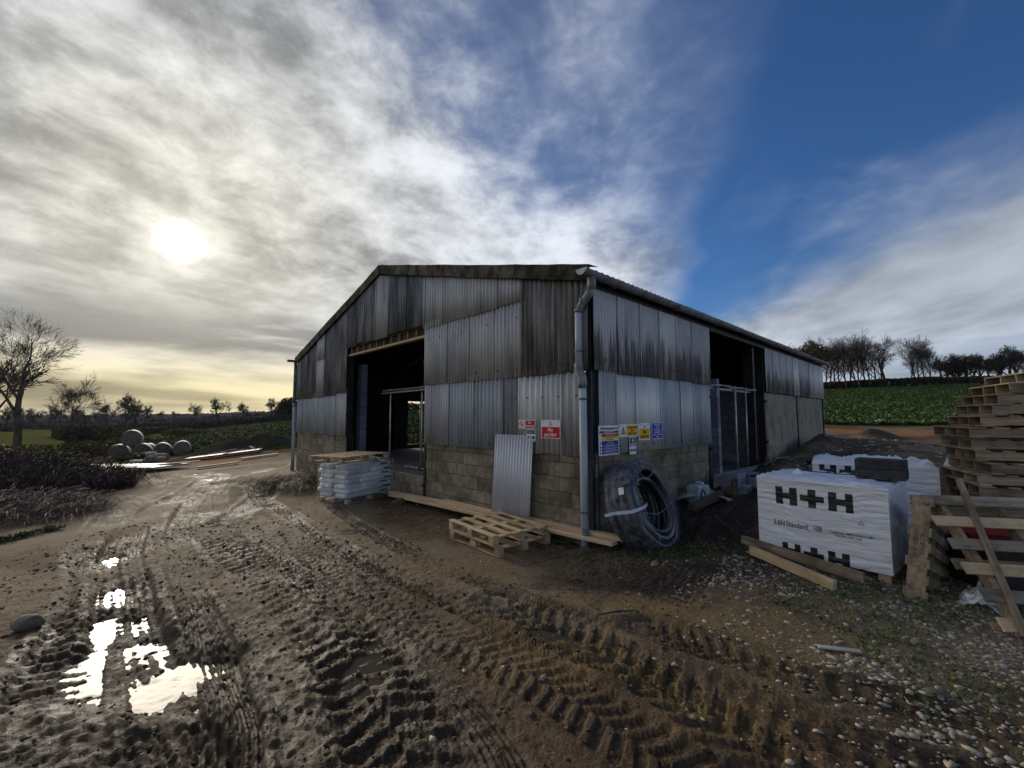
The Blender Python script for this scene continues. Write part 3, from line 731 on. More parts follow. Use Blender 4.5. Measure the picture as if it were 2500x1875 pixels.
# long wall
EZ = 3.62
for u0, u1 in ((.02, .66), (.66, 1.34), (1.34, 2.0), (2.0, 2.68), (2.68, 3.34), (3.34, 4.18)):
    sheet(u0, u1, 2.39, EZ, M['sheet_stain'], 's', .085, .036, .058)
for u0, u1, mt in ((.16, .62, 'sheet_mid'), (.62, 1.2, 'sheet_light'), (1.2, 2.05, 'sheet_light'), (2.05, 2.83, 'sheet_blue'), (2.83, 3.40, 'sheet_light'), (3.40, 4.2, 'sheet_blue')):
    sheet(u0, u1, 1.13, 2.48, M[mt], 's', .076, .019)
for k in range(10):
    u0 = 7.98+k*.70; u1 = min(u0+.70, 14.95); sheet(u0, u1, 2.39, EZ, M['sheet_stain'] if k in (0, 1, 2, 3, 5, 6) else M['sheet_light'], 's', .1, .028, .05)
# far gable, left wall: plain sheets seen from inside, one cracked open
def hole_sheet(p0, p1, z0, z1, tri, mat):
    """flat cladding length p0->p1 with a torn triangular gap; tri in (u,z)"""
    p0 = Vector(p0); p1 = Vector(p1); d = (p1-p0); L = d.length; d.normalize()
    us = [q[0] for q in tri]; a0, a1 = min(us), max(us); zs = [q[1] for q in tri]; b0, b1 = min(zs), max(zs)
    P = lambda u, z: tuple(p0 + d*u + Vector((0, 0, z)))
    b_ = MB()
    def quad(ua, ub, za, zb): b_.add([P(ua, za), P(ub, za), P(ub, zb), P(ua, zb)], [(0, 1, 2, 3)])
    quad(0, a0, z0, z1); quad(a1, L, z0, z1); quad(a0, a1, z0, b0); quad(a0, a1, b1, z1)
    b_.add([P(a0, b0), P(a1, b0), P(a0, b1)], [(0, 1, 2)])
    return b_.build('cladding_sheet', mat, BARN)
hole_sheet((0.05, WID-.03, 0), (4.35, WID-.03, 0), 2.4, 3.95, [(2.35, 3.72), (2.52, 3.86)], M['inner_shade'])
hole_sheet((4.33, WID-.035, 0), (6.63, WID-.035, 0), 2.4, 3.95, [(.06, 3.74), (.22, 3.88)], M['inner_shade'])
hole_sheet((6.6, WID-.03, 0), (LEN, WID-.03, 0), 2.4, 3.95, [(.2, 3.35), (.34, 3.52)], M['inner_shade'])
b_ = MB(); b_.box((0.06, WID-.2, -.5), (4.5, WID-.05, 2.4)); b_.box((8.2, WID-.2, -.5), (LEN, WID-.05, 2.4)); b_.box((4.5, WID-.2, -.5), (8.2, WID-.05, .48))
b_.build('rear_wall', M['inner_shade'], BARN)
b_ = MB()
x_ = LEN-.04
b_.box((x_-.16, .1, -.2), (x_, WID-.1, 2.4)); b_.build('end_wall', M['inner_shade'], BARN)
hole_sheet((x_, .05, 0), (x_, WID-.05, 0), 2.4, 3.8, [(4.1, 3.60), (4.3, 3.78)], M['inner_shade'])
b_ = MB(); b_.add([(x_, .05, 3.8), (x_, WID-.05, 3.8), (x_, WID/2, 5.5)], [(0, 1, 2)]); b_.build('gable_peak', M['inner_shade'], BARN)

# blocks: shared meshes, one object each
def block_mesh(w_, h_, d_, mat, name='concrete_block'):
    b = MB(); b.box((-w_/2, 0, -h_/2), (w_/2, d_, h_/2), bev=.006)
    me = bpy.data.meshes.new(name); me.from_pydata(b.v, [], b.f); me.materials.append(mat); me.update(); return me
_bm = {}
def course_wall(plane, u0, u1, z_low, z_high, parent, mat, off, bw_=.44, bh=.215, jt=.010, dep=.10, name='concrete_block', topcut=None, zb0=None, jit=.006, mk='b'):
    """running bond from z_high downwards, cut blocks at the ends"""
    z = z_high; row = 0
    while z > z_low:
        h_ = bh; hh = topcut if (row == 0 and topcut) else bh
        zc = z - hh/2; u = u0 - (bw_+jt)*(.5 if row % 2 else 0)
        while u < u1-.02:
            a0, a1 = max(u, u0), min(u+bw_, u1)
            if a1-a0 > .04:
                wq = round(a1-a0, 3); key = (mk, wq, round(hh, 3), mat.name, dep)
                if key not in _bm: _bm[key] = block_mesh(wq, hh, dep, mat, name)
                pr = R_.uniform(0, jit); c_ = (a0+a1)/2
                if plane == 'g': loc, rot = (off-pr*1.0, c_, zc), (0, 0, -math.pi/2)
                else: loc, rot = (c_, off-pr, zc), (0, 0, 0)
                # block front faces local -y ; for the gable turn it to -x
                o = link(name, _bm[key], parent, loc, (R_.uniform(-.004, .004), R_.uniform(-.006, .006), rot[2]))
            u += bw_+jt
        z -= hh+jt; row += 1
course_wall('g', .14, 4.42, -.34, 1.165, BARN, M['block'], 0.0, topcut=.16)
course_wall('g', 8.80, 13.30, -.34, 1.165, BARN, M['block'], 0.0, topcut=.16)
course_wall('g', 4.50, 8.72, -.34, .365, BARN, M['block'], 0.04, topcut=.215)
course_wall('s', .14, 4.16, -.34, 1.175, BARN, M['block'], 0.0, topcut=.16)
b_ = MB()
b_.box((.012, .15, -.5), (.22, 4.40, 1.15)); b_.box((.012, 8.82, -.5), (.22, 13.28, 1.15)); b_.box((.052, 4.5, -.5), (.22, 8.72, .35)); b_.box((.24, .012, -.5), (4.15, .2, 1.16))
b_.build('mortar_bed', M['mortar'], BARN)
# far part of the long wall: thinly rendered blocks, joints still read
b_ = MB()
for (s0, s1) in ((8.05, 11.28), (11.38, 14.95)):
    b_.box((s0, .02, -.2), (s1, .2, 2.38))
    z = 2.38; row = 0
    while z > .2:
        u = s0 - (.225 if row % 2 else 0)
        while u < s1-.03:
            a0, a1 = max(u, s0), min(u+.444, s1)
            if a1-a0 > .03: b_.box((a0, .012-R_.uniform(0, .005), z-.221), (a1, .03, z))
            u += .45
        z -= .225; row += 1
o = b_.build('rendered_blockwork', M['render'], BARN); o['kind'] = 'stuff'
# steel: corner post, door posts, intermediate posts
def ibeam(b, x, y, z0, z1, w_=.13, d_=.20, ax='x'):
    if ax == 'x':
        b.box((x-d_/2, y-w_/2, z0), (x-d_/2+.012, y+w_/2, z1)); b.box((x+d_/2-.012, y-w_/2, z0), (x+d_/2, y+w_/2, z1)); b.box((x-d_/2+.014, y-.005, z0), (x+d_/2-.014, y+.005, z1))
    else:
        b.box((x-w_/2, y-d_/2, z0), (x+w_/2, y-d_/2+.012, z1)); b.box((x-w_/2, y+d_/2-.012, z0), (x+w_/2, y+d_/2, z1)); b.box((x-.005, y-d_/2+.014, z0), (x+.005, y+d_/2-.014, z1))
b_ = MB(); ibeam(b_, .105, .03, -.4, 3.7, .10, .17); b_.build('corner_post', M['steel_slate'], BARN)
for (x, y, z1, ax) in ((.06, 4.46, 3.80, 'x'), (.06, 8.75, 3.80, 'x')):
    b_ = MB(); ibeam(b_, x, y, -.3, z1, .075, .16, ax)
    for z in (.18, 1.75, 2.9): b_.box((-.05, y-.03, z), (-.022, y+.05, z+.05))
    b_.build('door_post', M['steel'], BARN)
for (x, y) in ((4.24, .06), (7.96, .06)):
    b_ = MB(); ibeam(b_, x, y, -.3, 3.7, .10, .16, 'y')
    for z in (1.0, 2.1): b_.box((x-.02, -.07, z), (x+.05, -.025, z+.06))
    b_.build('door_post', M['steel'], BARN)
b_ = MB(); ibeam(b_, 11.33, .06, -.1, 3.7, .09, .15, 'y'); b_.build('wall_post', M['steel'], BARN)
b_ = MB(); ibeam(b_, 14.98, .02, -.1, 3.7, .06, .10, 'y'); b_.build('wall_post', M['steel'], BARN)
# frames, rafters, purlins
for x in (.16, 3.86, 7.55, 11.2, 14.8):
    b_ = MB()
    for y in (.22, WID-.22): 
        if x > .2: ibeam(b_, x, y, -.2, 3.7, .15, .25, 'y')
    b_.bar((x, .15, 3.62), (x, WID/2, 5.30), .14, .22); b_.bar((x, WID-.15, 3.62), (x, WID/2, 5.30), .14, .22)
    b_.build('portal_frame', M['steel'], BARN)
for k in range(5):
    for sgn in (0, 1):
        y = .3 + k*1.45; z = 3.80 + (5.50-3.80)*y/(WID/2) - .05
        b_ = MB(); b_.box((.05, -.04, -.09), (LEN-.05, .04, .07)); b_.build('purlin', M['steel'], BARN, loc=(0, y if sgn == 0 else WID-y, z))
# lintel of new timber under the sheets over the gable door
b_ = MB(); b_.box((-.03, 4.50, 3.50), (.015, 8.72, 3.555)); b_.build('lintel_board', M['wood_pallet'], BARN)
b_ = MB(); b_.box((.02, 4.50, 3.49), (.07, 8.72, 3.53)); b_.box((.02, 4.50, 3.76), (.07, 8.72, 3.81)); b_.build('lintel_rail', M['wood_old'], BARN)
for k in range(11):
    b_ = MB(); b_.box((.018, -.022, 3.558), (.075, .022, 3.755)); b_.build('lintel_stud', M['wood_old'], BARN, loc=(0, 4.56+k*.41, 0))
b_ = MB(); b_.box((.085, 4.5, 3.54), (.10, 8.72, 3.8)); b_.build('lintel_backing', M['wood_dark'], BARN)
# bargeboards: short mossy asbestos pieces
def barge(y0, y1):
    b_ = MB(); n = 6
    lo = []; 
    for i in range(n+1):
        y = y0+(y1-y0)*i/n; z = 3.93 + (5.72-3.93)*(1-abs(y-WID/2)/(WID/2+.12)) + R_.uniform(-.006, .006)
        lo.append((y, z))
    vs = []
    for (y, z) in lo: vs += [(-.145, y, z-.245), (-.145, y, z), (.12, y, z+.02), (-.125, y, z-.245), (-.11, y, z-.03)]
    fs = []
    for i in range(n):
        a_, c_ = i*5, (i+1)*5
        fs += [(a_, a_+1, c_+1, c_), (a_+1, a_+2, c_+2, c_+1), (a_+3, c_+3, c_+4, a_+4), (a_, c_, c_+3, a_+3), (a_+4, c_+4, c_+2, a_+2)]
    fs += [(0, 3, 4, 1), (n*5, n*5+1, n*5+4, n*5+3)]
    b_.add(vs, fs); o = b_.build('bargeboard', M['verge'], BARN); return o
ys = [-.12, 1.45, 3.05, 4.65, 5.95, WID/2]
for a0, a1 in zip(ys[:-1], ys[1:]): barge(a0, a1+.0).location.x = R_.uniform(-.008, .008)
ys = [WID/2, 7.3, 8.6, 9.7, 11.0, 12.4, WID+.14]
for a0, a1 in zip(ys[:-1], ys[1:]): barge(a0, a1).location.x = R_.uniform(-.008, .008)
# roof sheets: six-inch corrugations
sl = math.hypot(WID/2, 1.78); an = math.atan2(1.78, WID/2)
def roof_mesh(L0, L1, w_=1.02):
    vs = []; fs = []; n = 7*6
    for i in range(n+1):
        x = w_*i/n; z = .028*math.cos(2*math.pi*i/6)
        for t in (0, .008):
            vs += [(x, L0, z-t), (x, L1, z-t)]
    for i in range(n):
        a_, c_ = i*4, i*4+4
        fs += [(a_, c_, c_+1, a_+1), (a_+2, a_+3, c_+3, c_+2), (a_, a_+2, c_+2, c_), (a_+1, c_+1, c_+3, a_+3)]
    me = bpy.data.meshes.new('roof_sheet'); me.from_pydata(vs, [], fs); me.materials.append(M['roof']); me.polygons.foreach_set('use_smooth', [True]*len(fs)); me.update(); return me
rmA, rmB = roof_mesh(-.18, 2.45), roof_mesh(0, sl-2.25)
for k in range(15):
    for side in (0, 1):
        for me, y0, up in ((rmA, 0, .0), (rmB, 2.3, .03)):
            o = link('roof_sheet', me, BARN); x0 = -.02 + k*1.005
            yy = y0*math.cos(an); zz_ = 3.875 + y0*math.sin(an) + up + R_.uniform(-.004, .004)
            if side == 0: o.location = (x0, yy, zz_); o.rotation_euler = (an, 0, 0)
            else: o.location = (x0+1.02, WID-yy, zz_); o.rotation_euler = (an, 0, math.pi)
b_ = MB()
for k in range(10): b_.tube([(k*1.52-.05, WID/2, 5.64), (k*1.52+1.45, WID/2, 5.64)], .12, 10)
b_.build('ridge_cap', M['roof'], BARN, True)
# dark board under the gutter
b_ = MB(); b_.box((.0, -.03, 3.60), (LEN+.05, .03, 3.76)); b_.build('eaves_board', M['black'], BARN)
# gutter: half round with a stop end, on brackets
def gutter_part(y, sgn, zc=3.80, r=.085):
    b_ = MB(); n = 12; x0, x1 = -.38, LEN+.35
    prof = [(math.cos(math.pi+math.pi*i/n), math.sin(math.pi+math.pi*i/n)) for i in range(n+1)]
    vs = []
    for x in (x0, x1):
        for rr in (r, r-.006): vs += [(x, y+rr*c_, zc+rr*s_) for c_, s_ in prof]
    m = n+1; fs = []
    for i in range(n): fs += [(i, i+1, 2*m+i+1, 2*m+i), (m+i, 3*m+i, 3*m+i+1, m+i+1)]
    fs += [(0, 2*m, 3*m, m), (n, m+n, 3*m+n, 2*m+n)]
    b_.add(vs, fs); g = b_.build('gutter', M['gutter'], BARN, True)
    s_ = MB(); s_.add([(x0-.004, y+r*1.06*c_, zc+r*1.06*q) for c_, q in prof]+[(x0+.02, y+r*1.06*c_, zc+r*1.06*q) for c_, q in prof], [tuple(range(m)), tuple(reversed(range(m, 2*m)))]+[(i, m+i, m+i+1, i+1) for i in range(n)]); s_.build('gutter_end', M['scaff'], g)
    for k in range(8):
        c = MB(); x = .5+k*2.0
        ring = [(x, y+(r+.012)*c_, zc+(r+.012)*q) for c_, q in prof]; c.tube(ring, .014, 6); c.build('gutter_joint', M['gutter'], g, True)
    return g
gutter_part(-.16, 1); gutter_part(WID+.16, -1, 3.84)
# downpipes
def downpipe(pts, name='downpipe', r=.055, mt='pipe'):
    b_ = MB(); b_.tube(pts, r, 16); return b_.build(name, M[mt], BARN, True)
Px = -.11
d1 = downpipe([(Px, .10, 3.28), (Px, .10, 2.42)]); d2 = downpipe([(Px, .04, 2.20), (Px, .035, -.32)])
fit = MB()
fit.tube([(Px-.02, -.16, 3.76), (Px-.02, -.16, 3.62), (Px-.02, -.155, 3.55)], .062, 16); fit.build('pipe_offset', M['pipe_dark'], BARN, True)
fit = MB(); fit.tube([(Px-.02, -.155, 3.57), (Px-.02, -.12, 3.50), (Px-.01, -.0, 3.40), (Px, .06, 3.34), (Px, .10, 3.26)], .058, 16); fit.build('pipe_offset', M['pipe_dark'], BARN, True)
fit = MB(); fit.tube([(Px, .10, 3.30), (Px, .10, 3.26)], .068, 16); fit.tube([(Px-.01, -.02, 3.43), (Px-.01, .02, 3.40)], .067, 16); fit.tube([(Px, .10, 2.66), (Px, .10, 2.69)], .066, 16); fit.tube([(Px, .037, 1.95), (Px, .037, 1.98)], .064, 16); fit.tube([(Px, .035, .33), (Px, .035, .36)], .064, 16); fit.build('pipe_collar', M['pipe_dark'], BARN, True)
fit = MB(); fit.tube([(Px, .10, 2.50), (Px, .10, 2.42), (Px, .085, 2.35), (Px, .05, 2.28), (Px, .04, 2.20), (Px, .04, 2.12)], .066, 16); fit.build('pipe_offset', M['pipe_dark'], BARN, True)
fit = MB(); fit.tube([(Px, .035, .12), (Px, .035, -.35)], .058, 16); fit.build('pipe_foot', M['pipe_dark'], BARN, True)
# far left downpipe
fit = MB(); fit.tube([(-.10, WID+.16, 3.78), (-.10, WID+.12, 3.60), (-.10, WID+.12, 2.15)], .058, 12); fit.build('downpipe', M['gutter'], BARN, True)
fit = MB(); fit.tube([(-.10, WID+.12, 2.2), (-.10, WID+.07, 2.02)], .07, 12); fit.build('pipe_offset', M['pipe_dark'], BARN, True)
fit = MB(); fit.tube([(-.10, WID+.05, 2.08), (-.10, WID+.05, .05)], .060, 12); fit.build('downpipe', M['pipe'], BARN, True)
fit = MB(); fit.tube([(-.10, WID+.05, .12), (-.10, WID+.05, -.5)], .066, 12); fit.build('pipe_foot', M['pipe_dark'], BARN, True)
# fixings along the sheet laps (bolt heads with dark washers)
b_ = MB()
for (y0, y1, z, step, off_) in ((.1, 1.3, 2.52, .2, -.105), (1.45, 4.3, 2.53, .55, -.075), (.2, 1.8, 2.02, .34, -.052), (1.9, 4.3, 1.22, .30, -.052), (8.9, 13.2, 2.52, .3, -.075), (9., 13.2, 1.25, .42, -.052), (1.45, 4.3, 3.42, .8, -.075)):
    y = y0
    while y < y1:
        q = y+R_.uniform(-.03, .03); b_.tube([(off_, q, z), (off_-.012, q, z)], .013, 6); y += step
for (x0, x1, z, step, off_) in ((.1, 4.1, 2.56, .2, -.088), (.3, 4.1, 1.25, .37, -.048), (8.1, 14.8, 2.52, .22, -.078)):
    x = x0
    while x < x1:
        q = x+R_.uniform(-.03, .03); b_.tube([(q, off_, z), (q, off_-.012, z)], .013, 6); x += step
o = b_.build('fixing_bolt', M['black'], BARN); o['kind'] = 'stuff'
# floor slab
b_ = MB(); b_.box((.22, .25, .10), (LEN-.2, WID-.2, .335)); b_.build('floor_slab', M['floor'], BARN)

# ---- new inner blockwork, scaffold, drum
PART = thing('inner_block_partition', 'unfinished grey blockwork cross wall seen through the side doorway behind the poles', 'wall', (*bw(8.15, .36), .335), .7562)
course_wall('g', .0, 2.8, .0, 2.10, PART, M['block_grey'], 0.0, dep=.14, mk='p')
t = thing('inner_block_pier', 'grey blockwork pier just inside the left post of the side doorway', 'wall', (*bw(5.0, .10), .335), .7562)
course_wall('g', .0, .34, .0, 2.25, t, M['block_grey'], 0.0, dep=.14, mk='p')
PIER = thing('inner_block_leaf', 'tall narrow blockwork pier just inside the left edge of the gable doorway', 'wall', (*bw(.5, 9.0), .335), .7562)
course_wall('g', 0, .27, 0, 3.0, PIER, M['block_grey'], 0, dep=.2, mk='q')
_tm = {}
def tube_obj(p0, p1, parent, r=.024, name='scaffold_tube', mat='scaff'):
    b_ = MB(); b_.tube([p0, p1], r, 10); return b_.build(name, M[mat], parent, True)
SC1 = thing('scaffold', 'galvanised scaffold frame with boards inside the gable doorway', 'scaffold', (C0[0], C0[1], .335), .7562)
Z = 2.12
for (x, y) in ((.75, 7.55), (.75, 5.85), (2.2, 7.5), (2.2, 5.85), (.75, 4.3)): tube_obj((x, y, 0), (x, y, Z+.05), SC1)
for z in (Z-.05,): 
    tube_obj((.70, 4.2, z), (.70, 8.0, z-.02), SC1); tube_obj((2.2, 4.2, z), (2.2, 7.9, z), SC1)
tube_obj((.72, 4.25, .06), (.72, 6.6, .05), SC1)
for q in range(3):
    b_ = MB(); b_.box((-.11, -2.0, 0), (.11, 1.95, .038)); b_.build('scaffold_board', M['wood_old'], SC1, loc=(.85+q*.26, 6.1-q*.1, Z+.0+.005*q))
b_ = MB()
for (y, z) in ((5.85, Z-.05), (7.55, Z-.05), (5.85, .05)): b_.box((.68, y-.04, z-.04), (.78, y+.04, z+.04))
b_.build('scaffold_coupler', M['rust'], SC1)
SC2 = thing('scaffold', 'scaffold poles with boards inside the side doorway in front of grey blocks', 'scaffold', (C0[0], C0[1], .3), .7562)
for (x, y, b0) in ((4.75, .35, 0), (5.20, .15, 0), (6.25, .15, 0), (7.15, .2, 0), (5.0, 1.5, 0), (6.6, 1.5, 0)): tube_obj((x, y, b0), (x, y, 2.18), SC2)
for y in (.2, 1.5): tube_obj((4.4, y, 2.06), (7.7, y, 2.06), SC2)
for x in (4.8, 6.2, 7.2): tube_obj((x, -.05, 2.11), (x, 1.8, 2.11), SC2)
tube_obj((4.8, .32, 1.15), (5.8, .9, .1), SC2, .018, 'brace', 'wood_new')
for q in range(4):
    b_ = MB(); b_.box((-1.0, -.11, 0), (1.0, .11, .038)); o = b_.build('scaffold_board', M['wood_grey'], SC2, loc=(5.1+(q % 2)*1.9, .3+(q//2)*.4+.05*q, 2.14+.045*(q//2))); o.rotation_euler[2] = R_.uniform(-.06, .06)
for (x, z, l_) in ((5.1, .95, .5), (5.35, .5, .7), (5.6, .12, 1.0)):
    b_ = MB(); b_.box((-l_/2, -.1, 0), (l_/2, .1, .045)); o = b_.build('scaffold_board', M['wood_grey'], SC2, loc=(x, .55, z))
def scaff2(x, y, lab):
    t = thing('scaffold_pole', lab, 'scaffold pole', (*bw(x, y), .34), 0, 'scaffold poles at the rear opening'); tube_obj((0, 0, 0), (0, 0, 2.4), t, name='pole'); return t
scaff2(4.85, 12.7, 'left scaffold pole standing against the bright rear opening'); scaff2(5.6, 12.2, 'right scaffold pole standing against the bright rear opening')
t = thing('diagonal_prop', 'diagonal prop leaning across the bright rear opening', 'prop', (*bw(4.6, 12.5), .34)); tube_obj(( -.3, 0, 2.0), (1.2, .1, .9), t, .022, 'pole', 'rust')
# drum
t = thing('plastic_drum', 'dark blue plastic drum standing inside the gable doorway', 'drum', (*bw(3.0, 8.2), .335))
b_ = MB(); pr = [(.0, .0), (.27, 0), (.29, .03), (.295, .28), (.305, .30), (.295, .32), (.295, .58), (.305, .60), (.295, .62), (.285, .86), (.25, .90), (0, .90)]
vs = []; n = 20
for r0, z0 in pr: vs += [(r0*math.cos(2*math.pi*i/n), r0*math.sin(2*math.pi*i/n), z0) for i in range(n)]
b_.add(vs, [(k*n+i, k*n+(i+1) % n, (k+1)*n+(i+1) % n, (k+1)*n+i) for k in range(len(pr)-1) for i in range(n)]); b_.build('drum_body', M['blue_drum'], t, True)
b_ = MB(); b_.tube([(.14, 0, .90), (.14, 0, .925)], .035, 10); b_.build('bung', M['black'], t)
# brick threshold wall across the side doorway
TW = thing('threshold_wall', 'two course wall of new grey bricks laid across the side doorway', 'low wall', (*bw(4.35, -.20), .15), .7562)
course_wall('s', 0, 3.65, .0, .315, TW, M['block_grey'], 0, bw_=.215, bh=.095, jt=.012, dep=.10, name='brick', mk='t', jit=.003)
b_ = MB(); b_.box((.005, .004, -.1), (3.645, .20, .305)); b_.build('mortar_bed', M['concrete_lt'], TW)
b_ = MB(); b_.box((-.02, -.02, -.6), (3.67, .22, -.09)); b_.build('footing', M['block_grey'], TW)
t = thing('timber_post', 'short weathered timber offcut standing at the far end of the brick threshold', 'timber', (*bw(7.75, -.1), .45), .7562)
b_ = MB(); b_.box((-.07, -.05, 0), (.07, .05, .17)); b_.build('offcut', M['wood_old'], t)
t = thing('notice_board', 'dark upright board with a small purple notice beside the side doorway', 'board', (*bw(7.72, .28), .9), .7562)
b_ = MB(); b_.box((-.16, -.02, 0), (.16, .02, .95)); b_.build('board', M['wood_dark'], t)
b_ = MB(); b_.box((-.12, -.028, .95), (.12, -.02, 1.08)); b_.build('notice', flat('purple_notice', (.22, .2, .55)), t)

# ------------------------------------------------------------------ signs
def on_gable(y, z): return (*bw(-.085, y), z)
def on_side(x, z, o=-.07): return (*bw(x, o), z)
YAWG, YAWS = .7562-math.pi/2, .7562      # sign frames: local x to the right, -y towards the viewer
def sign(name, label, loc, yaw, w_, h_, bands, rot=0.0, border=M['white']):
    t = thing(name, label, 'sign', loc, 0, None, rot=(0, rot, yaw))
    b_ = MB(); r = .012; n = 4; pts = []
    for cx_, cz_, a0 in ((w_/2-r, h_/2-r, 0), (-w_/2+r, h_/2-r, 90), (-w_/2+r, -h_/2+r, 180), (w_/2-r, -h_/2+r, 270)):
        for k in range(n+1):
            a_ = math.radians(a0+90*k/n); pts.append((cx_+r*math.cos(a_), cz_+r*math.sin(a_)))
    m = len(pts); vs = [(x, -.004, z) for x, z in pts]+[(x, 0, z) for x, z in pts]
    b_.add(vs, [tuple(range(m)), tuple(reversed(range(m, 2*m)))]+[(i, m+i, m+(i+1) % m, (i+1) % m) for i in range(m)])
    b_.build('sign_plate', border, t)
    for k, (x0, x1, z0, z1, mt) in enumerate(bands):
        b_ = MB(); b_.box((x0*w_, -.0055, z0*h_), (x1*w_, -.0035, z1*h_)); b_.build('colour_band', M[mt], t)
    return t
def sq(name, w_, b_=None): pass
def tri(t, cx_, cz_, s, fill='s_yel'):
    b_ = MB(); b_.add([(cx_-s, -.0065, cz_-s*.8), (cx_+s, -.0065, cz_-s*.8), (cx_, -.0065, cz_+s*.95)], [(0, 1, 2)]); b_.build('warning_triangle', M['s_blk'], t)
    b_ = MB(); b_.add([(cx_-s*.76, -.0075, cz_-s*.66), (cx_+s*.76, -.0075, cz_-s*.66), (cx_, -.0075, cz_+s*.68)], [(0, 1, 2)]); b_.build('triangle_fill', M[fill], t)
def ring(t, cx_, cz_, r, mt='s_red', bar=True, wd=.16, glyph=True):
    b_ = MB(); n = 24; vs = []; fs = []
    for i in range(n):
        a_ = 2*math.pi*i/n
        for q in (r, r*(1-wd)): vs.append((cx_+q*math.cos(a_), -.0085, cz_+q*math.sin(a_)))
    for i in range(n): j = (i+1) % n; fs.append((2*i, 2*j, 2*j+1, 2*i+1))
    b_.add(vs, fs)
    if bar:
        d = r*.9*.707; q = r*wd*.5; b_.add([(cx_-d-q, -.009, cz_+d-q), (cx_-d+q, -.009, cz_+d+q), (cx_+d+q, -.009, cz_-d+q), (cx_+d-q, -.009, cz_-d-q)], [(0, 1, 2, 3)])
    b_.build('prohibition_ring', M[mt], t)
def screws(t, pts):
    for x, z in pts:
        b_ = MB(); b_.tube([(x, -.004, z), (x, -.012, z)], .007, 8); b_.build('screw', M['black'], t)
def bx2(t, nm, mt, x0, x1, z0, z1, y=-.008):
    b_ = MB(); b_.box((x0, y, z0), (x1, y+.002, z1)); return b_.build(nm, M[mt], t)
t = sign('no_smoking_sign', 'small white and red No smoking sign beside the No parking sign', on_gable(1.21, 1.58), YAWG, .38, .145, [(-.10, .46, -.42, .42, 's_red')])
ring(t, -.125, 0, .052, 's_red'); bx2(t, 'cigarette', 's_blk', -.155, -.10, -.006, .004)
text_mesh('lettering', 'No\nsmoking', .052, M['s_wht'], t, (.068, -.008, .0), bold=.0012)
t = sign('first_aid_notice', 'green and white notice half hidden behind the top of the leaning corrugated sheet', on_gable(1.12, 1.40), YAWG, .20, .19, [(-.44, .44, .12, .44, 's_grn'), (-.44, .44, -.28, -.05, 's_grn')])
text_mesh('lettering', 'First aid', .03, M['s_wht'], t, (0.0, -.008, .053)); text_mesh('lettering', 'Fire exit', .026, M['s_wht'], t, (0.0, -.008, -.03))
t = sign('no_parking_sign', 'white and red No parking sign fixed to the pale sheet left of the downpipe', on_gable(.69, 1.51), YAWG, .40, .29, [(-.47, .47, -.46, .12, 's_red')])
ring(t, 0, .085, .036, 's_red'); text_mesh('lettering', 'No', .085, M['s_wht'], t, (0, -.008, -.012), bold=.0015); text_mesh('lettering', 'parking', .085, M['s_wht'], t, (0, -.008, -.085), bold=.0015)
screws(t, [(-.15, .125), (.15, .125), (-.17, -.12), (.17, -.12)])
t = sign('site_safety_board', 'tall multicolour site safety board with firm name at the top, nearest the corner', on_side(.37, 1.35), YAWS, .53, .445, [(-.47, .47, .24, .32, 's_grn'), (-.36, .47, .115, .225, 's_red'), (-.36, .47, .0, .105, 's_lem'), (-.36, .47, -.17, -.015, 's_nav'), (-.36, .47, -.265, -.185, 's_nav'), (-.36, .47, -.36, -.28, 's_nav'), (-.36, .47, -.455, -.375, 's_nav')])
text_mesh('lettering', 'SinTas Enterprises Ltd', .049, M['s_blk'], t, (0, -.008, .178), bold=.0012)
text_mesh('lettering', 'CONSTRUCTION SITE', .026, M['s_wht'], t, (0, -.008, .124), bold=.0008)
for z, s_ in ((.090, 'Unauthorised entry to this'), (.062, 'site is strictly forbidden')): text_mesh('lettering', s_, .024, M['s_wht'], t, (.03, -.008, z))
for z, s_ in ((.038, 'Parents are warned of the'), (.012, 'dangers of this site')): text_mesh('lettering', s_, .022, M['s_blk'], t, (.03, -.008, z))
for z, s_ in ((-.025, 'All visitors must'), (-.055, 'report to the site office'), (-.100, 'Safety helmets must be worn'), (-.143, 'Safety footwear must be worn'), (-.185, 'Protective clothing must be worn')): text_mesh('lettering', s_, .024, M['s_wht'], t, (.03, -.008, z))
for z in (-.04, -.1, -.143, -.185):
    b_ = MB(); b_.tube([(-.228, -.005, z), (-.228, -.008, z)], .016, 14); b_.build('mandatory_disc', M['s_nav'], t)
ring(t, -.228, .075, .016); tri(t, -.228, .022, .015)
t = sign('construction_site_sign', 'white and yellow Construction Site KEEP OUT sign with a tall warning triangle', on_side(.935, 1.485), YAWS, .56, .20, [(-.14, .47, -.42, .42, 's_yel')], rot=-.0)
tri(t, -.17, 0, .072); b_ = MB(); b_.add([(-.178, -.009, .03), (-.162, -.009, .03), (-.166, -.009, -.02), (-.174, -.009, -.02)], [(0, 1, 2, 3)]); b_.add([(-.177, -.009, -.028), (-.163, -.009, -.028), (-.163, -.009, -.042), (-.177, -.009, -.042)], [(0, 1, 2, 3)]); b_.build('exclamation_mark', M['s_blk'], t)
for z, s_ in ((.050, 'Construction'), (.0, 'Site'), (-.052, 'KEEP OUT')): text_mesh('lettering', s_, .052, M['s_brn'], t, (.092, -.008, z), bold=.0012)
screws(t, [(-.245, .075)])
t = sign('first_aid_sign', 'narrow green and white first aid sign hanging below the Construction Site sign', on_side(1.04, 1.24), YAWS, .20, .275, [(-.44, .44, .10, .46, 's_grn'), (-.44, .44, -.02, .06, 's_grn'), (-.44, .44, -.33, -.2, 's_grn')])
bx2(t, 'white_cross', 's_wht', -.011, .011, .05, .115); bx2(t, 'white_cross', 's_wht', -.032, .032, .072, .093)
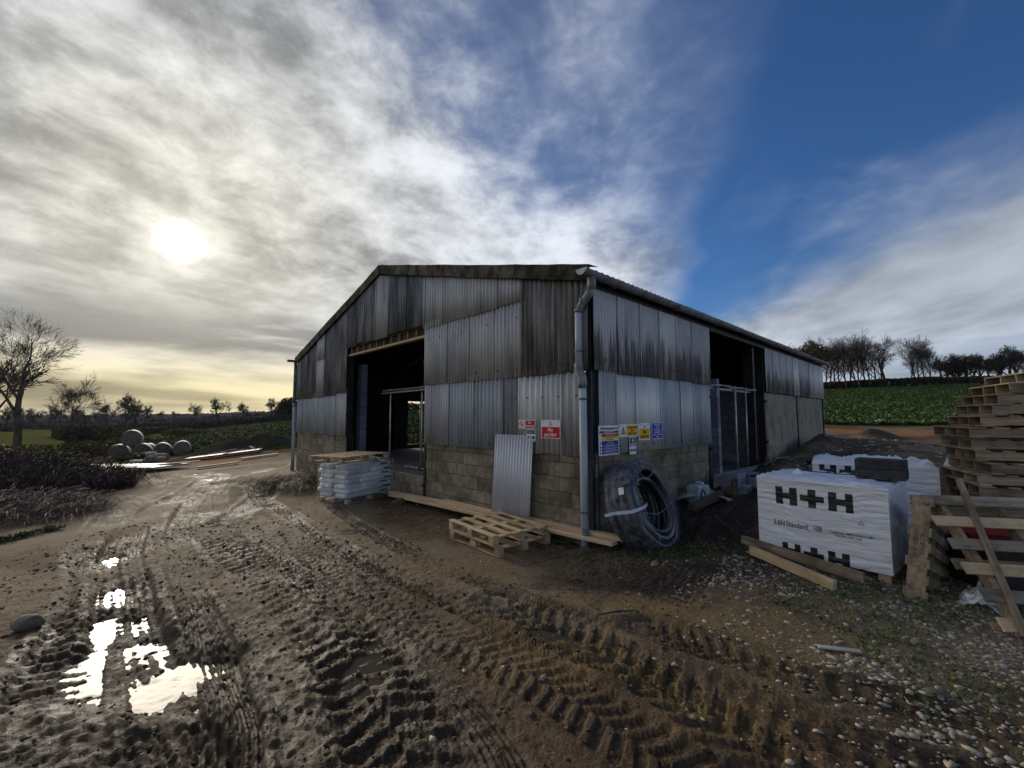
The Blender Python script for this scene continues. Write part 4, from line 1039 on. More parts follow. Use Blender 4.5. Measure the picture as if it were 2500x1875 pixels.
text_mesh('lettering', 'FIRST AID', .026, M['s_wht'], t, (0, -.008, .036)); text_mesh('lettering', 'First aiders are', .018, M['s_wht'], t, (0, -.008, .006)); text_mesh('lettering', 'First aid box', .020, M['s_wht'], t, (0, -.008, -.072))
t = sign('site_entrance_sign', 'white and yellow Site entrance sign with a small warning triangle', on_side(1.415, 1.455), YAWS, .375, .285, [(-.45, .45, -.43, .18, 's_yel')])
tri(t, 0, .093, .036); text_mesh('lettering', 'Site', .082, M['s_brn'], t, (0, -.008, .0), bold=.0015); text_mesh('lettering', 'entrance', .078, M['s_brn'], t, (0, -.008, -.075), bold=.0015)
screws(t, [(-.11, .115), (.11, .115)])
t = sign('apology_sign', 'blue sign with six lines of white lettering, rightmost of the row', on_side(1.845, 1.46), YAWS, .38, .285, [(-.47, .47, -.465, .465, 's_blu')])
for k, s_ in enumerate(('We apologise', 'for the', 'inconvenience', 'caused during', 'these construction', 'works')): text_mesh('lettering', s_, .038, M['s_wht'], t, (0, -.008, .105-.042*k), bold=.0008)

# ------------------------------------------------------------------ loose corrugated sheet leaning on the gable
t = thing('leaning_corrugated_sheet', 'clean grey corrugated sheet leaning upright against the gable below the No smoking sign', 'metal sheet', (*bw(-.20, 1.52), -.13), .7562, rot=None)
t.rotation_euler = (0, .07, .7562)
me = corr_mesh('profiled_sheet', (-.46, .46, lambda u: (0, 1.53)), (0, 1, 0), (-1, 0, 0), .070, .024, M['sheet_galv'], 0); o = link('profiled_sheet', me, t); me.polygons.foreach_set('use_smooth', [True]*len(me.polygons))

# ------------------------------------------------------------------ pallets
_pm = {}
def piece(parent, name, size, loc, mat, rz=0., rx=0., ry=0.):
    key = (name, tuple(round(q, 3) for q in size), mat)
    if key not in _pm:
        b_ = MB(); a_, c_, d_ = size; b_.box((-a_/2, -c_/2, -d_/2), (a_/2, c_/2, d_/2), bev=min(.003, d_*.2))
        me = bpy.data.meshes.new(name); me.from_pydata(b_.v, [], b_.f); me.materials.append(M[mat]); me.update(); _pm[key] = me
    return link(name, _pm[key], parent, loc, (rx, ry, rz))
def block_pallet(label, loc, rz, mat='wood_pallet', L_=1.2, W_=1.0, tops=5, group=None, rot=None, mark=True, tw=.095):
    """deck boards along x"""
    t = thing('wooden_pallet', label, 'pallet', loc, rz, group, rot)
    for k in range(3):
        y = -W_/2 + .05 + k*(W_-.10)/2
        for j in range(3): piece(t, 'block', (.10 if j != 1 else .13, .095, .078), (-L_/2+.06+j*(L_-.12)/2, y, .022+.039), mat)
    for j in range(3): piece(t, 'cross_board', (.10, W_, .018), (-L_/2+.06+j*(L_-.12)/2, 0, .110), mat, R_.uniform(-.004, .004))
    for k in range(tops): piece(t, 'deck_board', (L_, tw, .018), (R_.uniform(-.008, .008), -W_/2+.05+k*(W_-.10)/(tops-1), .129), mat, R_.uniform(-.008, .008))
    for k in range(3): piece(t, 'base_board', (L_, .095, .020), (0, -W_/2+.05+k*(W_-.10)/2, .010), mat)
    return t
# corner pair: long edge runs from near corner to the left
e1 = math.atan2(6.67-5.78, -1.02+.20)
a_pal = math.atan2(6.45-5.82, .57+.20)     # direction near corner -> right corner
def pal_place(cx_, cy_): return (cx_, cy_)
n0 = Vector((-.20, 5.83)); ur = Vector((math.cos(a_pal), math.sin(a_pal))); ul = Vector((-math.sin(a_pal), math.cos(a_pal)))
ctr = n0 + ur*.5 + ul*.6; g0 = gz(ctr.x, ctr.y)
block_pallet('lower pallet of the pair lying by the barn corner in front of the leaning sheet', (ctr.x, ctr.y, g0+.0), a_pal+math.pi/2+.03)
o = block_pallet('upper open pale pallet of the pair by the barn corner', (ctr.x-.03, ctr.y+.0, g0+.142), a_pal+math.pi/2-.03)
for ch in o.children:
    if ch.name.startswith('block') and ch.location.x < -.5 and ch.location.y < -.3:
        tm = text_mesh('stamp', 'KH', .06, M['s_blk'], ch, (-.051, 0, 0), (math.pi/2, 0, -math.pi/2), bold=.001)
# planks against the gable foot
def plank(label, p0, p1, w_, h_, mat, name='timber_plank', up=(0, 0, 1)):
    p0 = Vector(p0); p1 = Vector(p1); c_ = (p0+p1)/2; d = p1-p0
    t = thing(name, label, 'plank', c_, 0); t.rotation_euler = d.to_track_quat('X', 'Z').to_euler()
    b_ = MB(); L = d.length; b_.box((-L/2, -w_/2, -h_/2), (L/2, w_/2, h_/2), bev=.003); b_.build('board', M[mat], t); return t
zp = lambda x, y, o=0.: (x, y, gz(x, y)+o)
plank('upper of two long new planks lying along the foot of the gable past the downpipe', (-2.72, 9.75, .02), (1.55, 5.92, .05), .15, .047, 'wood_new')
plank('lower of two long new planks lying along the foot of the gable past the downpipe', (-2.70, 9.70, -.03), (1.38, 5.88, .0), .15, .047, 'wood_new')
plank('shorter new plank tucked behind the long pair next to the leaning sheet', (-1.35, 8.95, .00), (.25, 7.10, .02), .15, .047, 'wood_new')
t = thing('log_offcut', 'short log offcut propping the left end of the long planks', 'log', zp(-2.35, 9.2, .04), 1.1)
b_ = MB(); b_.tube([(-.22, 0, 0), (0, .01, .01), (.22, 0, 0)], [.07, .075, .065], 12); b_.build('log', M['wood_dark'], t, True)

# ------------------------------------------------------------------ wrapped sacks by the doorway
def sack_mesh(L_, W_, H_, seed):
    r = random.Random(seed); b_ = MB(); nx, ny, nz = 8, 6, 3
    bm = []; idx = {}
    def P(i, j, k):
        x, y, z = -1+2*i/nx, -1+2*j/ny, -1+2*k/nz
        e = (1-abs(x)**4)*(1-abs(y)**4)
        zz_ = z*H_/2*(.80+.20*e**.5); xs = x*L_/2*(1-.05*z*z)*(1-.03*abs(y)**3); ys = y*W_/2*(1-.08*z*z)
        return (xs+r.uniform(-.004, .004), ys+r.uniform(-.006, .006), zz_+r.uniform(-.004, .004))
    fs = []
    def vid(i, j, k):
        if (i, j, k) not in idx: idx[(i, j, k)] = len(bm); bm.append(P(i, j, k))
        return idx[(i, j, k)]
    for i in range(nx):
        for j in range(ny):
            fs.append((vid(i, j, nz), vid(i+1, j, nz), vid(i+1, j+1, nz), vid(i, j+1, nz))); fs.append((vid(i, j, 0), vid(i, j+1, 0), vid(i+1, j+1, 0), vid(i+1, j, 0)))
    for k in range(nz):
        for i in range(nx):
            fs.append((vid(i, 0, k), vid(i+1, 0, k), vid(i+1, 0, k+1), vid(i, 0, k+1))); fs.append((vid(i, ny, k), vid(i, ny, k+1), vid(i+1, ny, k+1), vid(i+1, ny, k)))
        for j in range(ny):
            fs.append((vid(0, j, k), vid(0, j, k+1), vid(0, j+1, k+1), vid(0, j+1, k))); fs.append((vid(nx, j, k), vid(nx, j+1, k), vid(nx, j+1, k+1), vid(nx, j, k+1)))
    me = bpy.data.meshes.new('sack'); me.from_pydata(bm, [], fs); me.materials.append(M['bag']); me.polygons.foreach_set('use_smooth', [True]*len(fs)); me.update(); return me
sm1 = [sack_mesh(.46, .33, .115, k) for k in range(3)]; sm2 = [sack_mesh(.34, .45, .115, k+5) for k in range(3)]
bagA = Vector((-3.45, 9.10)); ab = math.atan2(10.35-9.10, -2.81+3.45)
BL, BW_ = 1.34, .92
bc = bagA + Vector((math.cos(ab), math.sin(ab)))*BL/2 + Vector((-math.sin(ab), math.cos(ab)))*BW_/2
bz = gz(bc.x, bc.y)-.02
t = thing('sack_stack', 'shrink wrapped stack of pale cement sacks standing in front of the gable doorway', 'sack stack', (bc.x, bc.y, bz), ab)
for lay in range(7):
    z = .16+.10*lay
    n = 3 if lay % 2 == 0 else 4
    for row in (0, 1):
        for k in range(n):
            me = (sm1 if n == 3 else sm2)[R_.randrange(3)]
            o = link('sack', me, t, ((-BL/2+BL*(k+.5)/n)+R_.uniform(-.012, .012), (-BW_/4 if row == 0 else BW_/4)+R_.uniform(-.02, .02), z), (0, R_.uniform(-.03, .03), R_.uniform(-.03, .03)))
            if row == 0 and (k == n-1):
                b_ = MB(); b_.box((-.13, -.235 if n == 4 else -.175, -.02), (.11, -.22 if n == 4 else -.16, .016)); b_.build('printed_panel', M['bag_print'], o)
def shell(name, L_, W_, z0, z1, mat, parent, amp=.012, seed=1, nx=36, nz=20, fr=3.0, topamp=.02, cap=True, bulge=0., rug=None):
    """film round a box: continuous wrinkled skin"""
    per = 2*(L_+W_); nU = nx*2; vs = []
    def base(u):
        d = u*per
        if d < L_: return (-L_/2+d, -W_/2, 0, -1)
        d -= L_
        if d < W_: return (L_/2, -W_/2+d, 1, 0)
        d -= W_
        if d < L_: return (L_/2-d, W_/2, 0, 1)
        d -= L_
        return (-L_/2, W_/2-d, -1, 0)
    for k in range(nz+1):
        z = z0+(z1-z0)*k/nz
        for i in range(nU):
            x, y, nx_, ny_ = base(i/nU); q = (vnoise(i*.5*fr, k*.9+seed*3.7, seed)-.5)*2*amp + bulge*math.sin(math.pi*k/nz)
            vs.append((x+nx_*float(q), y+ny_*float(q), z))
    fs = [(k*nU+i, k*nU+(i+1) % nU, (k+1)*nU+(i+1) % nU, (k+1)*nU+i) for k in range(nz) for i in range(nU)]
    if cap:
        n = 14; o_ = len(vs)
        for a_ in range(n+1):
            for b2 in range(n+1):
                x = -L_/2+L_*a_/n; y = -W_/2+W_*b2/n; e = min(a_, n-a_, b2, n-b2)
                vs.append((x, y, z1+(float(vnoise(a_*.8, b2*.8, seed+9))*topamp if e else 0)+.002))
        fs += [(o_+a_*(n+1)+b2, o_+(a_+1)*(n+1)+b2, o_+(a_+1)*(n+1)+b2+1, o_+a_*(n+1)+b2+1) for a_ in range(n) for b2 in range(n)]
    b_ = MB(); b_.add(vs, fs); return b_.build(name, mat, parent, True)
shell('stretch_film', BL+.03, BW_+.04, .05, .86, M['film_bag'], t, .012, 3)
for k in range(3): piece(t, 'base_board', (BL, .1, .02), (0, -BW_/2+.06+k*(BW_-.12)/2, .01), 'wood_pallet')
for k in range(3):
    for j in range(3): piece(t, 'base_block', (.1, .1, .07), (-BL/2+.06+j*(BL-.12)/2, -BW_/2+.06+k*(BW_-.12)/2, .055), 'wood_pallet')
block_pallet('weathered pallet lying on top of the wrapped cement sacks', (bc.x-.12, bc.y-.10, bz+.865), ab+.03, 'wood_pallet', L_=1.45, W_=1.0, tops=7, tw=.075)
for k, (dx_, dy_) in enumerate(((.25, .2), (.4, .05), (.1, .3))):
    t = thing('film_scrap', ('crumpled film scrap under the pallet on the sacks, its largest piece', 'second crumpled film scrap under the pallet on the sacks', 'smallest crumpled film scrap under the pallet on the sacks')[k], 'film', (bc.x+dx_, bc.y+dy_, bz+.87), k)
    b_ = MB(); vs = []
    for i in range(6):
        for j in range(6): vs.append((i*.05-.12, j*.05-.12, float(vnoise(i*.9, j*.9, k+50))*.07))
    b_.add(vs, [(i*6+j, i*6+j+1, i*6+j+7, i*6+j+6) for i in range(5) for j in range(5)]); b_.build('film', M['hood_soft'], t, True)

# ------------------------------------------------------------------ coil of land drain leaning on the long wall
CL = thing('pipe_coil', 'black corrugated drainage pipe coil in torn clear film leaning at the barn corner', 'pipe coil', (1.88, 6.24, .44), 0)
axis = Vector((.70, -.62, .36)).normalized(); CL.rotation_euler = axis.to_track_quat('Z', 'Y').to_euler()
rt = .052
for la in range(2):
    for k in range(4):
        Rr = .60 - la*.098; zc = -.18+k*.108 + (.02 if la % 2 else 0)
        b_ = MB(); n = 300 if la == 0 else 200; n -= n % 2
        pts = [(Rr*math.cos(2*math.pi*i/n), Rr*math.sin(2*math.pi*i/n), zc) for i in range(n)]
        b_.tube(pts, [rt*(1.0 if i % 2 else .94) for i in range(n)], 8, closed=True); b_.build('drain_pipe', M['tube'], CL, False)
b_ = MB(); n = 120    # loose inner turns sagging forward
for q, (rr, z, tx) in enumerate(((.39, .10, .1), (.37, -.08, -.12))):
    b_.tube([(rr*math.cos(2*math.pi*i/n)+.05, rr*math.sin(2*math.pi*i/n)-.03, z+.05*math.cos(2*math.pi*i/n+tx*9)) for i in range(n)], [rt*(1 if i % 2 else .9) for i in range(n)], 8, closed=True)
b_.build('loose_turn', M['tube'], CL)
# film: outer sleeve plus rolled rims with an uneven torn edge
vs = []; nu, nv = 110, 16; prof = []
for i in range(nu):
    a_ = 2*math.pi*i/nu; tear = .10*float(vnoise(i*.16, 3, 71)) + .05*math.sin(a_*2+1); rin = .50 - tear
    prof = [(rin, .235), (.56, .25), (.635, .225), (.664, .18)] + [(.664, .18-.36*q/8) for q in range(1, 8)] + [(.66, -.19), (.63, -.235), (.56, -.25), (.50, -.25), (.46+tear*.3, -.24)]
    for k, (r, z) in enumerate(prof):
        rr = r + (float(vnoise(i*.9, k*.7, 72))-.5)*.022 + (.012*abs(math.sin(k*2.2)) if 3 < k < 12 else 0); vs.append((rr*math.cos(a_), rr*math.sin(a_), z+(float(vnoise(i*.7, k*1.1, 73))-.5)*.02))
nv = len(prof)
b_ = MB(); b_.add(vs, [(i*nv+k, ((i+1) % nu)*nv+k, ((i+1) % nu)*nv+k+1, i*nv+k+1) for i in range(nu) for k in range(nv-1) if k > 0 or i % 3])
b_.build('clear_film', M['film'], CL, True)
def ring_pt(ad, r, z): a_ = math.radians(ad); return (r*math.cos(a_), r*math.sin(a_), z)
# find the coil-frame angle that points to the left side of the picture
inv = CL.rotation_euler.to_matrix().inverted()
lv = inv @ Vector((-1, -.25, -.22)); base_a = math.degrees(math.atan2(lv.y, lv.x))
def strap(ad, wd, name, mat, mt_r=.69, tilt=0):
    b_ = MB(); pts = [ring_pt(ad+tilt, mt_r-.02, -.25), ring_pt(ad+tilt, mt_r-.01, -.1), ring_pt(ad, mt_r-.01, .16), ring_pt(ad, mt_r-.03, .235), ring_pt(ad, .52, .28), ring_pt(ad-2, .38, .25), ring_pt(ad-4, .26, .20)]
    P_ = [Vector(q) for q in pts]; vs = []
    for i, q in enumerate(P_):
        tn = Vector((-math.sin(math.radians(ad)), math.cos(math.radians(ad)), 0))
        vs += [q-tn*wd, q+tn*wd*(1+.3*math.sin(i))]
    b_.add(vs, [(2*i, 2*i+1, 2*i+3, 2*i+2) for i in range(len(P_)-1)]); return b_.build(name, mat, CL, True)
strap(base_a+2, .020, 'binding_strap', M['strap'], .69, -3)
b_ = MB(); a_ = base_a-22
q0 = [ring_pt(a_-4, .685, .05), ring_pt(a_+4, .685, .05), ring_pt(a_+4, .685, .13), ring_pt(a_-4, .685, .13)]; b_.add(q0, [(0, 1, 2, 3)]); b_.build('paper_label', M['white'], CL)
b_ = MB(); q0 = [ring_pt(a_-11, .69, .10), ring_pt(a_-6, .69, .10), ring_pt(a_-6, .69, .25), ring_pt(a_-11, .69, .25)]; b_.add(q0, [(0, 1, 2, 3)]); b_.build('tear', M['tube'], CL)
for k, (a0, a1, z) in enumerate(((base_a+10, base_a+175, .25), (base_a-60, base_a-120, .25))):
    b_ = MB(); p0 = Vector(ring_pt(a0, .50, z)); p1 = Vector(ring_pt(a1, .50, z)); down = inv @ Vector((0, 0, -1))
    b_.tube([p0.lerp(p1, s/10)+down*(.10*math.sin(math.pi*s/10)) for s in range(11)], .004, 5); b_.build('binding_twine', M['scaff'], CL)

# ------------------------------------------------------------------ things along the long wall
t = thing('jerry_can', 'dusty translucent jerry can against the long wall behind the pipe coil', 'jerry can', (*bw(2.95, -.28), gz(*bw(2.95, -.28))-.02), .55)
b_ = MB(); b_.box((-.17, -.12, 0), (.17, .12, .34), bev=.03); b_.build('can_body', M['jerry'], t)
b_ = MB(); b_.tube([(-.08, 0, .34), (-.06, 0, .385), (.06, 0, .385), (.08, 0, .34)], .016, 8); b_.build('handle', M['jerry'], t, True)
b_ = MB(); b_.tube([(.12, 0, .33), (.12, 0, .37)], .03, 12); b_.build('cap', M['s_wht'], t, True)
b_ = MB(); b_.tube([(-.13, -.13, .02), (-.10, -.13, .22), (-.05, -.13, .27), (0, -.13, .22), (.05, -.13, .05), (.08, -.14, .01)], .010, 6); b_.build('hose', M['black'], t, True)
plank('old rounded timber lying aslant in front of the jerry can', (*bw(2.15, -.5), .16), (*bw(3.9, -.62), .33), .13, .11, 'wood_dark', 'fallen_timber')
# folded membrane strips
def ribbon(name, label, cat, pts, wds, mat, thick=.012, part='sheet'):
    t = thing(name, label, cat, pts[0], 0); o_ = Vector(pts[0]); b_ = MB(); vs = []; n = len(pts)
    for i, q in enumerate(pts):
        d = Vector(pts[min(i+1, n-1)])-Vector(pts[max(i-1, 0)]); sdv = d.cross(Vector((0, 0, 1))).normalized()*wds[i]
        for k in range(5):
            s = -1+k*.5; vs.append(Vector(q)-o_+sdv*s+Vector((0, 0, .03*math.sin(i*1.7+k*2.1)+.02*s)))
    m = len(vs); vs += [v-Vector((0, 0, thick)) for v in vs]
    fs = [(i*5+k, (i+1)*5+k, (i+1)*5+k+1, i*5+k+1) for i in range(n-1) for k in range(4)]
    fs += [(m+i*5+k, m+i*5+k+1, m+(i+1)*5+k+1, m+(i+1)*5+k) for i in range(n-1) for k in range(4)]
    fs += [(i*5, m+i*5, m+i*5+5, i*5+5) for i in range(n-1)] + [(i*5+4, i*5+9, m+i*5+9, m+i*5+4) for i in range(n-1)]
    fs += [(k, k+1, m+k+1, m+k) for k in range(4)] + [((n-1)*5+k, m+(n-1)*5+k, m+(n-1)*5+k+1, (n-1)*5+k+1) for k in range(4)]
    b_.add(vs, fs); b_.build(part, mat, t, True); return t
G_ = lambda x, y, o: (x, y, gz(x, y)+o)
ribbon('membrane_strip', 'left strip of crumpled pale membrane lying behind the pipe coil', 'membrane', [G_(3.02, 8.05, .10), G_(3.25, 8.1, .16), G_(3.5, 8.12, .14), G_(3.85, 8.2, .06)], [.05, .16, .19, .07], M['concrete_lt'])
ribbon('membrane_strip', 'right strip of crumpled pale membrane sloping down towards the brown post', 'membrane', [G_(3.62, 8.6, .20), G_(3.72, 8.35, .17), G_(3.82, 8.1, .11), G_(3.92, 7.8, .04)], [.07, .11, .13, .09], M['concrete_lt'])
t = thing('brown_post', 'short brown steel post stuck upright in the dirt right of the membrane', 'post', (4.12, 8.02, gz(4.12, 8.02)-.1), .6, rot=(.03, -.06, .6))
b_ = MB(); b_.box((-.07, -.012, 0), (.07, .012, .46)); b_.box((.058, -.03, 0), (.07, .05, .46)); b_.build('plate', M['rust'], t)
def hollow_block(label, loc, rz, L_=.44, H_=.215, D_=.14, cells=1):
    t = thing('hollow_block', label, 'concrete block', loc, rz); b_ = MB(); w_ = .03
    b_.box((-L_/2, -D_/2, 0), (L_/2, D_/2, w_)); b_.box((-L_/2, -D_/2, H_-w_), (L_/2, D_/2, H_)); b_.box((-L_/2, -D_/2, w_), (-L_/2+w_, D_/2, H_-w_)); b_.box((L_/2-w_, -D_/2, w_), (L_/2, D_/2, H_-w_)); b_.box((L_/2-.12, -D_/2, w_), (L_/2-.10, D_/2, H_-w_)); b_.box((-L_/2+w_, D_/2-.02, w_), (L_/2-.12, D_/2, H_-w_))
    b_.build('block_shell', M['block_grey'], t); return t
hp = Vector(bw(4.35, -.95)); hollow_block('hollow grey block lying on its side below the threshold wall', (hp.x, hp.y, gz(*hp)+.0), .15)
hp = Vector(bw(4.75, -.62)); hollow_block('hollow grey block set behind the other by the threshold wall', (hp.x, hp.y, gz(*hp)+.05), .62)
def solid(name, label, cat, loc, rz, size, mat, bev=.006):
    t = thing(name, label, cat, loc, rz); b_ = MB(); b_.box((-size[0]/2, -size[1]/2, 0), (size[0]/2, size[1]/2, size[2]), bev=bev); b_.build('body', M[mat], t); return t
hp = Vector(bw(4.12, -.50)); solid('solid_block', 'solid grey block standing at the near end of the threshold wall', 'concrete block', (hp.x, hp.y, gz(*hp)-.05), .7562, (.44, .30, .38), 'block_grey')
hp = Vector(bw(3.92, -.75)); solid('solid_block', 'flat grey block leaning low in the dirt at the near end of the threshold', 'concrete block', (hp.x, hp.y, gz(*hp)-.06), .9, (.44, .2, .20), 'block_grey')
hp = (4.85, 8.15); solid('dark_block', 'dark block half sunk in the dirt just left of the white pack', 'concrete block', (hp[0], hp[1], gz(*hp)-.03), .3, (.5, .3, .16), 'aerated')

# ------------------------------------------------------------------ packs of aircrete blocks in white hoods
def hood_pack(label, loc, rz, L_, W_, H_, seed, logo_rows, soft=False, small=False, peeled=False):
    t = thing('block_pack', label, 'block pack', loc, rz); z0 = .10
    nx, nz = 128, 90
    # front (-y) face, wrinkled skin and the ink printed on it
    def wr(x, z): return .010*(float(0) ) 
    xs = np.linspace(-L_/2, L_/2, nx+1); zs = np.linspace(z0, z0+H_, nz+1); XX, ZZ = np.meshgrid(xs, zs, indexing='ij')
    wv = (fbm(XX*2.2+seed, ZZ*26 + 5*fbm(XX*1.6, ZZ*1.6, 2, seed+4), 3, seed)-.5)*.024 + (fbm(XX*3, ZZ*3, 2, seed+8)-.5)*.02
    edgef = np.minimum(1, np.minimum((XX+L_/2)/.04, (L_/2-XX)/.04).clip(0)); wv = wv*(.3+.7*edgef)
    vs = np.stack([XX.ravel(), (-W_/2-wv).ravel(), ZZ.ravel()], 1)
    i, k = np.meshgrid(np.arange(nx), np.arange(nz), indexing='ij')
    f = np.stack([i*(nz+1)+k, (i+1)*(nz+1)+k, (i+1)*(nz+1)+k+1, i*(nz+1)+k+1], -1).reshape(-1, 4)
    cx_ = (xs[:-1]+xs[1:])/2; cz_ = (zs[:-1]+zs[1:])/2; CX, CZ = np.meshgrid(cx_, cz_, indexing='ij')
    ink = np.zeros(CX.shape, bool)
    for (ox, oz, s) in logo_rows:      # s = letter height; H + H
        def bar(x0, x1, z0_, z1_): ink[(CX > ox+x0*s) & (CX < ox+x1*s) & (CZ > oz+z0_*s) & (CZ < oz+z1_*s)] = True
        for hx in (0, 2.55): bar(hx, hx+.36, 0, 1); bar(hx+.72, hx+1.08, 0, 1); bar(hx+.3, hx+.8, .34, .66)
        bar(1.60, 1.98, 0, 1); bar(1.24, 2.34, .34, .66)
    fi = f.reshape(nx, nz, 4)
    mt = M['hood_soft'] if soft else M['hood']
    front = np_mesh('film_front', vs, fi[~ink], mt, t, True)
    if ink.any(): np_mesh('printed_logo', vs, fi[ink], M['hood_ink'], t, True)
    # other sides
    b_ = MB(); vs2 = []; nn_ = 24; mm = 20
    def skin(fn, n1_, n2_):
        o_ = len(b_.v); vs_ = [fn(a_/n1_, c_/n2_, a_, c_) for a_ in range(n1_+1) for c_ in range(n2_+1)]
        b_.add(vs_, [(a_*(n2_+1)+c_, (a_+1)*(n2_+1)+c_, (a_+1)*(n2_+1)+c_+1, a_*(n2_+1)+c_+1) for a_ in range(n1_) for c_ in range(n2_)])
    q = lambda a_, c_, s_: (float(vnoise(a_*.55, c_*1.3, seed+s_))-.5)
    skin(lambda u, v, a_, c_: (L_/2+q(a_, c_, 1)*.022*(0 < a_ < nn_), -W_/2+W_*u, z0+H_*v), nn_, mm)
    skin(lambda u, v, a_, c_: (L_/2-L_*u, W_/2+q(a_, c_, 2)*.02*(0 < a_ < nn_), z0+H_*v), nn_, mm)
    skin(lambda u, v, a_, c_: (-L_/2-q(a_, c_, 3)*.022*(0 < a_ < nn_), W_/2-W_*u, z0+H_*v), nn_, mm)
    b_.build('film_side', mt, t, True)
    b_ = MB(); big = .07 if soft else .022
    n1_, n2_ = 44, 34
    def top(u, v, a_, c_):
        e = min(a_, n1_-a_, c_, n2_-c_); h_ = (float(fbm(np.array([a_*.33+seed]), np.array([c_*.33]), 3, seed+12)[0])-.30)*big*2.2
        ou = -.03 if e == 0 else 0
        return (-L_/2+L_*u+(0 if e else (.01 if u > .5 else -.01)), -W_/2+W_*v+(0 if e else (.01 if v > .5 else -.012)), z0+H_+(max(0, h_) if e else ou))
    skin(top, n1_, n2_); b_.build('film_top', M['hood_soft'], t, True)
    b_ = MB()
    for k in range(3): b_.box((-L_/2+.02+k*(L_/2-.07), -W_/2+.02, -.02), (-L_/2+.12+k*(L_/2-.07), W_/2-.02, z0+.005))
    b_.build('bearer', M['wood_old'], t)
    b_ = MB(); b_.box((-L_/2+.02, -W_/2+.02, z0), (L_/2-.02, W_/2-.02, z0+H_-.005)); b_.build('block_core', M['aerated'], t)
    return t
pf = Vector((3.02, 5.33)); pr_ = Vector((3.80, 4.38)); ap = math.atan2(pr_.y-pf.y, pr_.x-pf.x); PL = (pr_-pf).length
PW = .98; pc = (pf+pr_)/2 + Vector((-math.sin(ap), math.cos(ap)))*PW/2
pz = gz(pc.x, pc.y)-.04
PK = hood_pack('near pack of blocks in white printed film with H+H in large black letters', (pc.x, pc.y, pz-.02), ap, PL, PW, .87, 3, [(-PL/2+.20, .10+.56, .205), (-PL/2+.245, -.03+.10-.02, .175)])
for x_, s_ in ((-.385, '3.6N'), (-.205, 'Standard'), (-.03, '_ 100')): text_mesh('lettering', s_, .085, M['s_blk'], PK, (x_, -PW/2-.012, .44), sx=.72)
text_mesh('lettering', '11.7kg/block  440 x 215 x 100\nHandle with care', .034, M['s_blk'], PK, (.27, -PW/2-.012, .425))
b_ = MB(); b_.tube([(.36, -PW/2-.012, .56), (.41, -PW/2-.012, .56), (.385, -PW/2-.012, .60)], .003, 4, closed=True); b_.build('recycling_mark', M['s_blk'], PK)
# torn flap and dark gaps on top
b_ = MB()
for k in range(3): b_.tube([(-.35+.28*k+.09*j, .0+.03*math.sin(j*2+k)-.02*k, 1.02) for j in range(5)], .006, 5)
b_.build('slit_in_film', M['s_blk'], PK)
b_ = MB(); b_.add([(-.36, -.12, .98), (-.24, -.08, .98), (-.29, -.10, 1.06), (-.31, -.02, 1.0)], [(0, 1, 2), (1, 3, 2), (3, 0, 2)]); b_.build('film_flap', M['hood_soft'], PK)
r1 = Vector((5.15, 7.05)); r2 = Vector((6.78, 6.0)); ar = math.atan2(-.77, 1.05)
RP = hood_pack('far pack of blocks under loosely crumpled white film behind the near pack', (5.32, 6.43, gz(5.3, 6.4)-.13), ar, 1.36, .95, .84, 31, [(-.60, .10+.62, .19)], soft=True)
for k in range(2):
    t = thing('aircrete_block', ('lower dark grey block of the two lying on the near white pack', 'upper dark grey block of the two lying on the near white pack')[k], 'block', (4.16, 4.86, pz+.95+.108*k+.028), ap+.05+.02*k)
    b_ = MB(); b_.box((-.215, -.14, 0), (.215, .14, .105), bev=.004); b_.build('body', M['aerated'], t)
zg = gz(3.2, 4.9)
plank('weathered plank resting along the foot of the near white pack', (2.90, 5.50, gz(2.9, 5.5)+.14), (3.46, 4.32, gz(3.46, 4.3)+.11), .04, .10, 'wood_old')
plank('yellower plank lying in front of the weathered one by the near white pack', (2.88, 5.28, gz(2.88, 5.28)+.09), (3.13, 4.27, gz(3.1, 4.3)+.06), .045, .10, 'wood_pallet')

# ------------------------------------------------------------------ tall stack of pallets at the right
def stringer_pallet(label, loc, rot, mat, mat2, group='pallets piled in the tall stack at the right', L_=1.2, W_=1.0, tops=6, rnd=None):
    """four long stringers along x, deck boards along y, pocket ends face +-x? -> pockets open on the x ends"""
    r = rnd or R_; t = thing('wooden_pallet', label, 'pallet', loc, 0, group, rot)
    for k in range(4): piece(t, 'stringer', (L_, .022, .095), (r.uniform(-.01, .01), -W_/2+.012+k*(W_-.024)/3, .065), mat, 0)
    for k in range(tops): piece(t, 'deck_board', (.10 if k % 2 else .13, W_+.02, .018), (-L_/2+.06+k*(L_-.12)/(tops-1), r.uniform(-.012, .012), .122), mat2 if r.random() < .5 else mat, r.uniform(-.012, .012))
    for k in range(3): piece(t, 'base_board', (.10, W_+.01, .018), (-L_/2+.06+k*(L_-.12)/2, 0, .009), mat, r.uniform(-.01, .01))
    return t
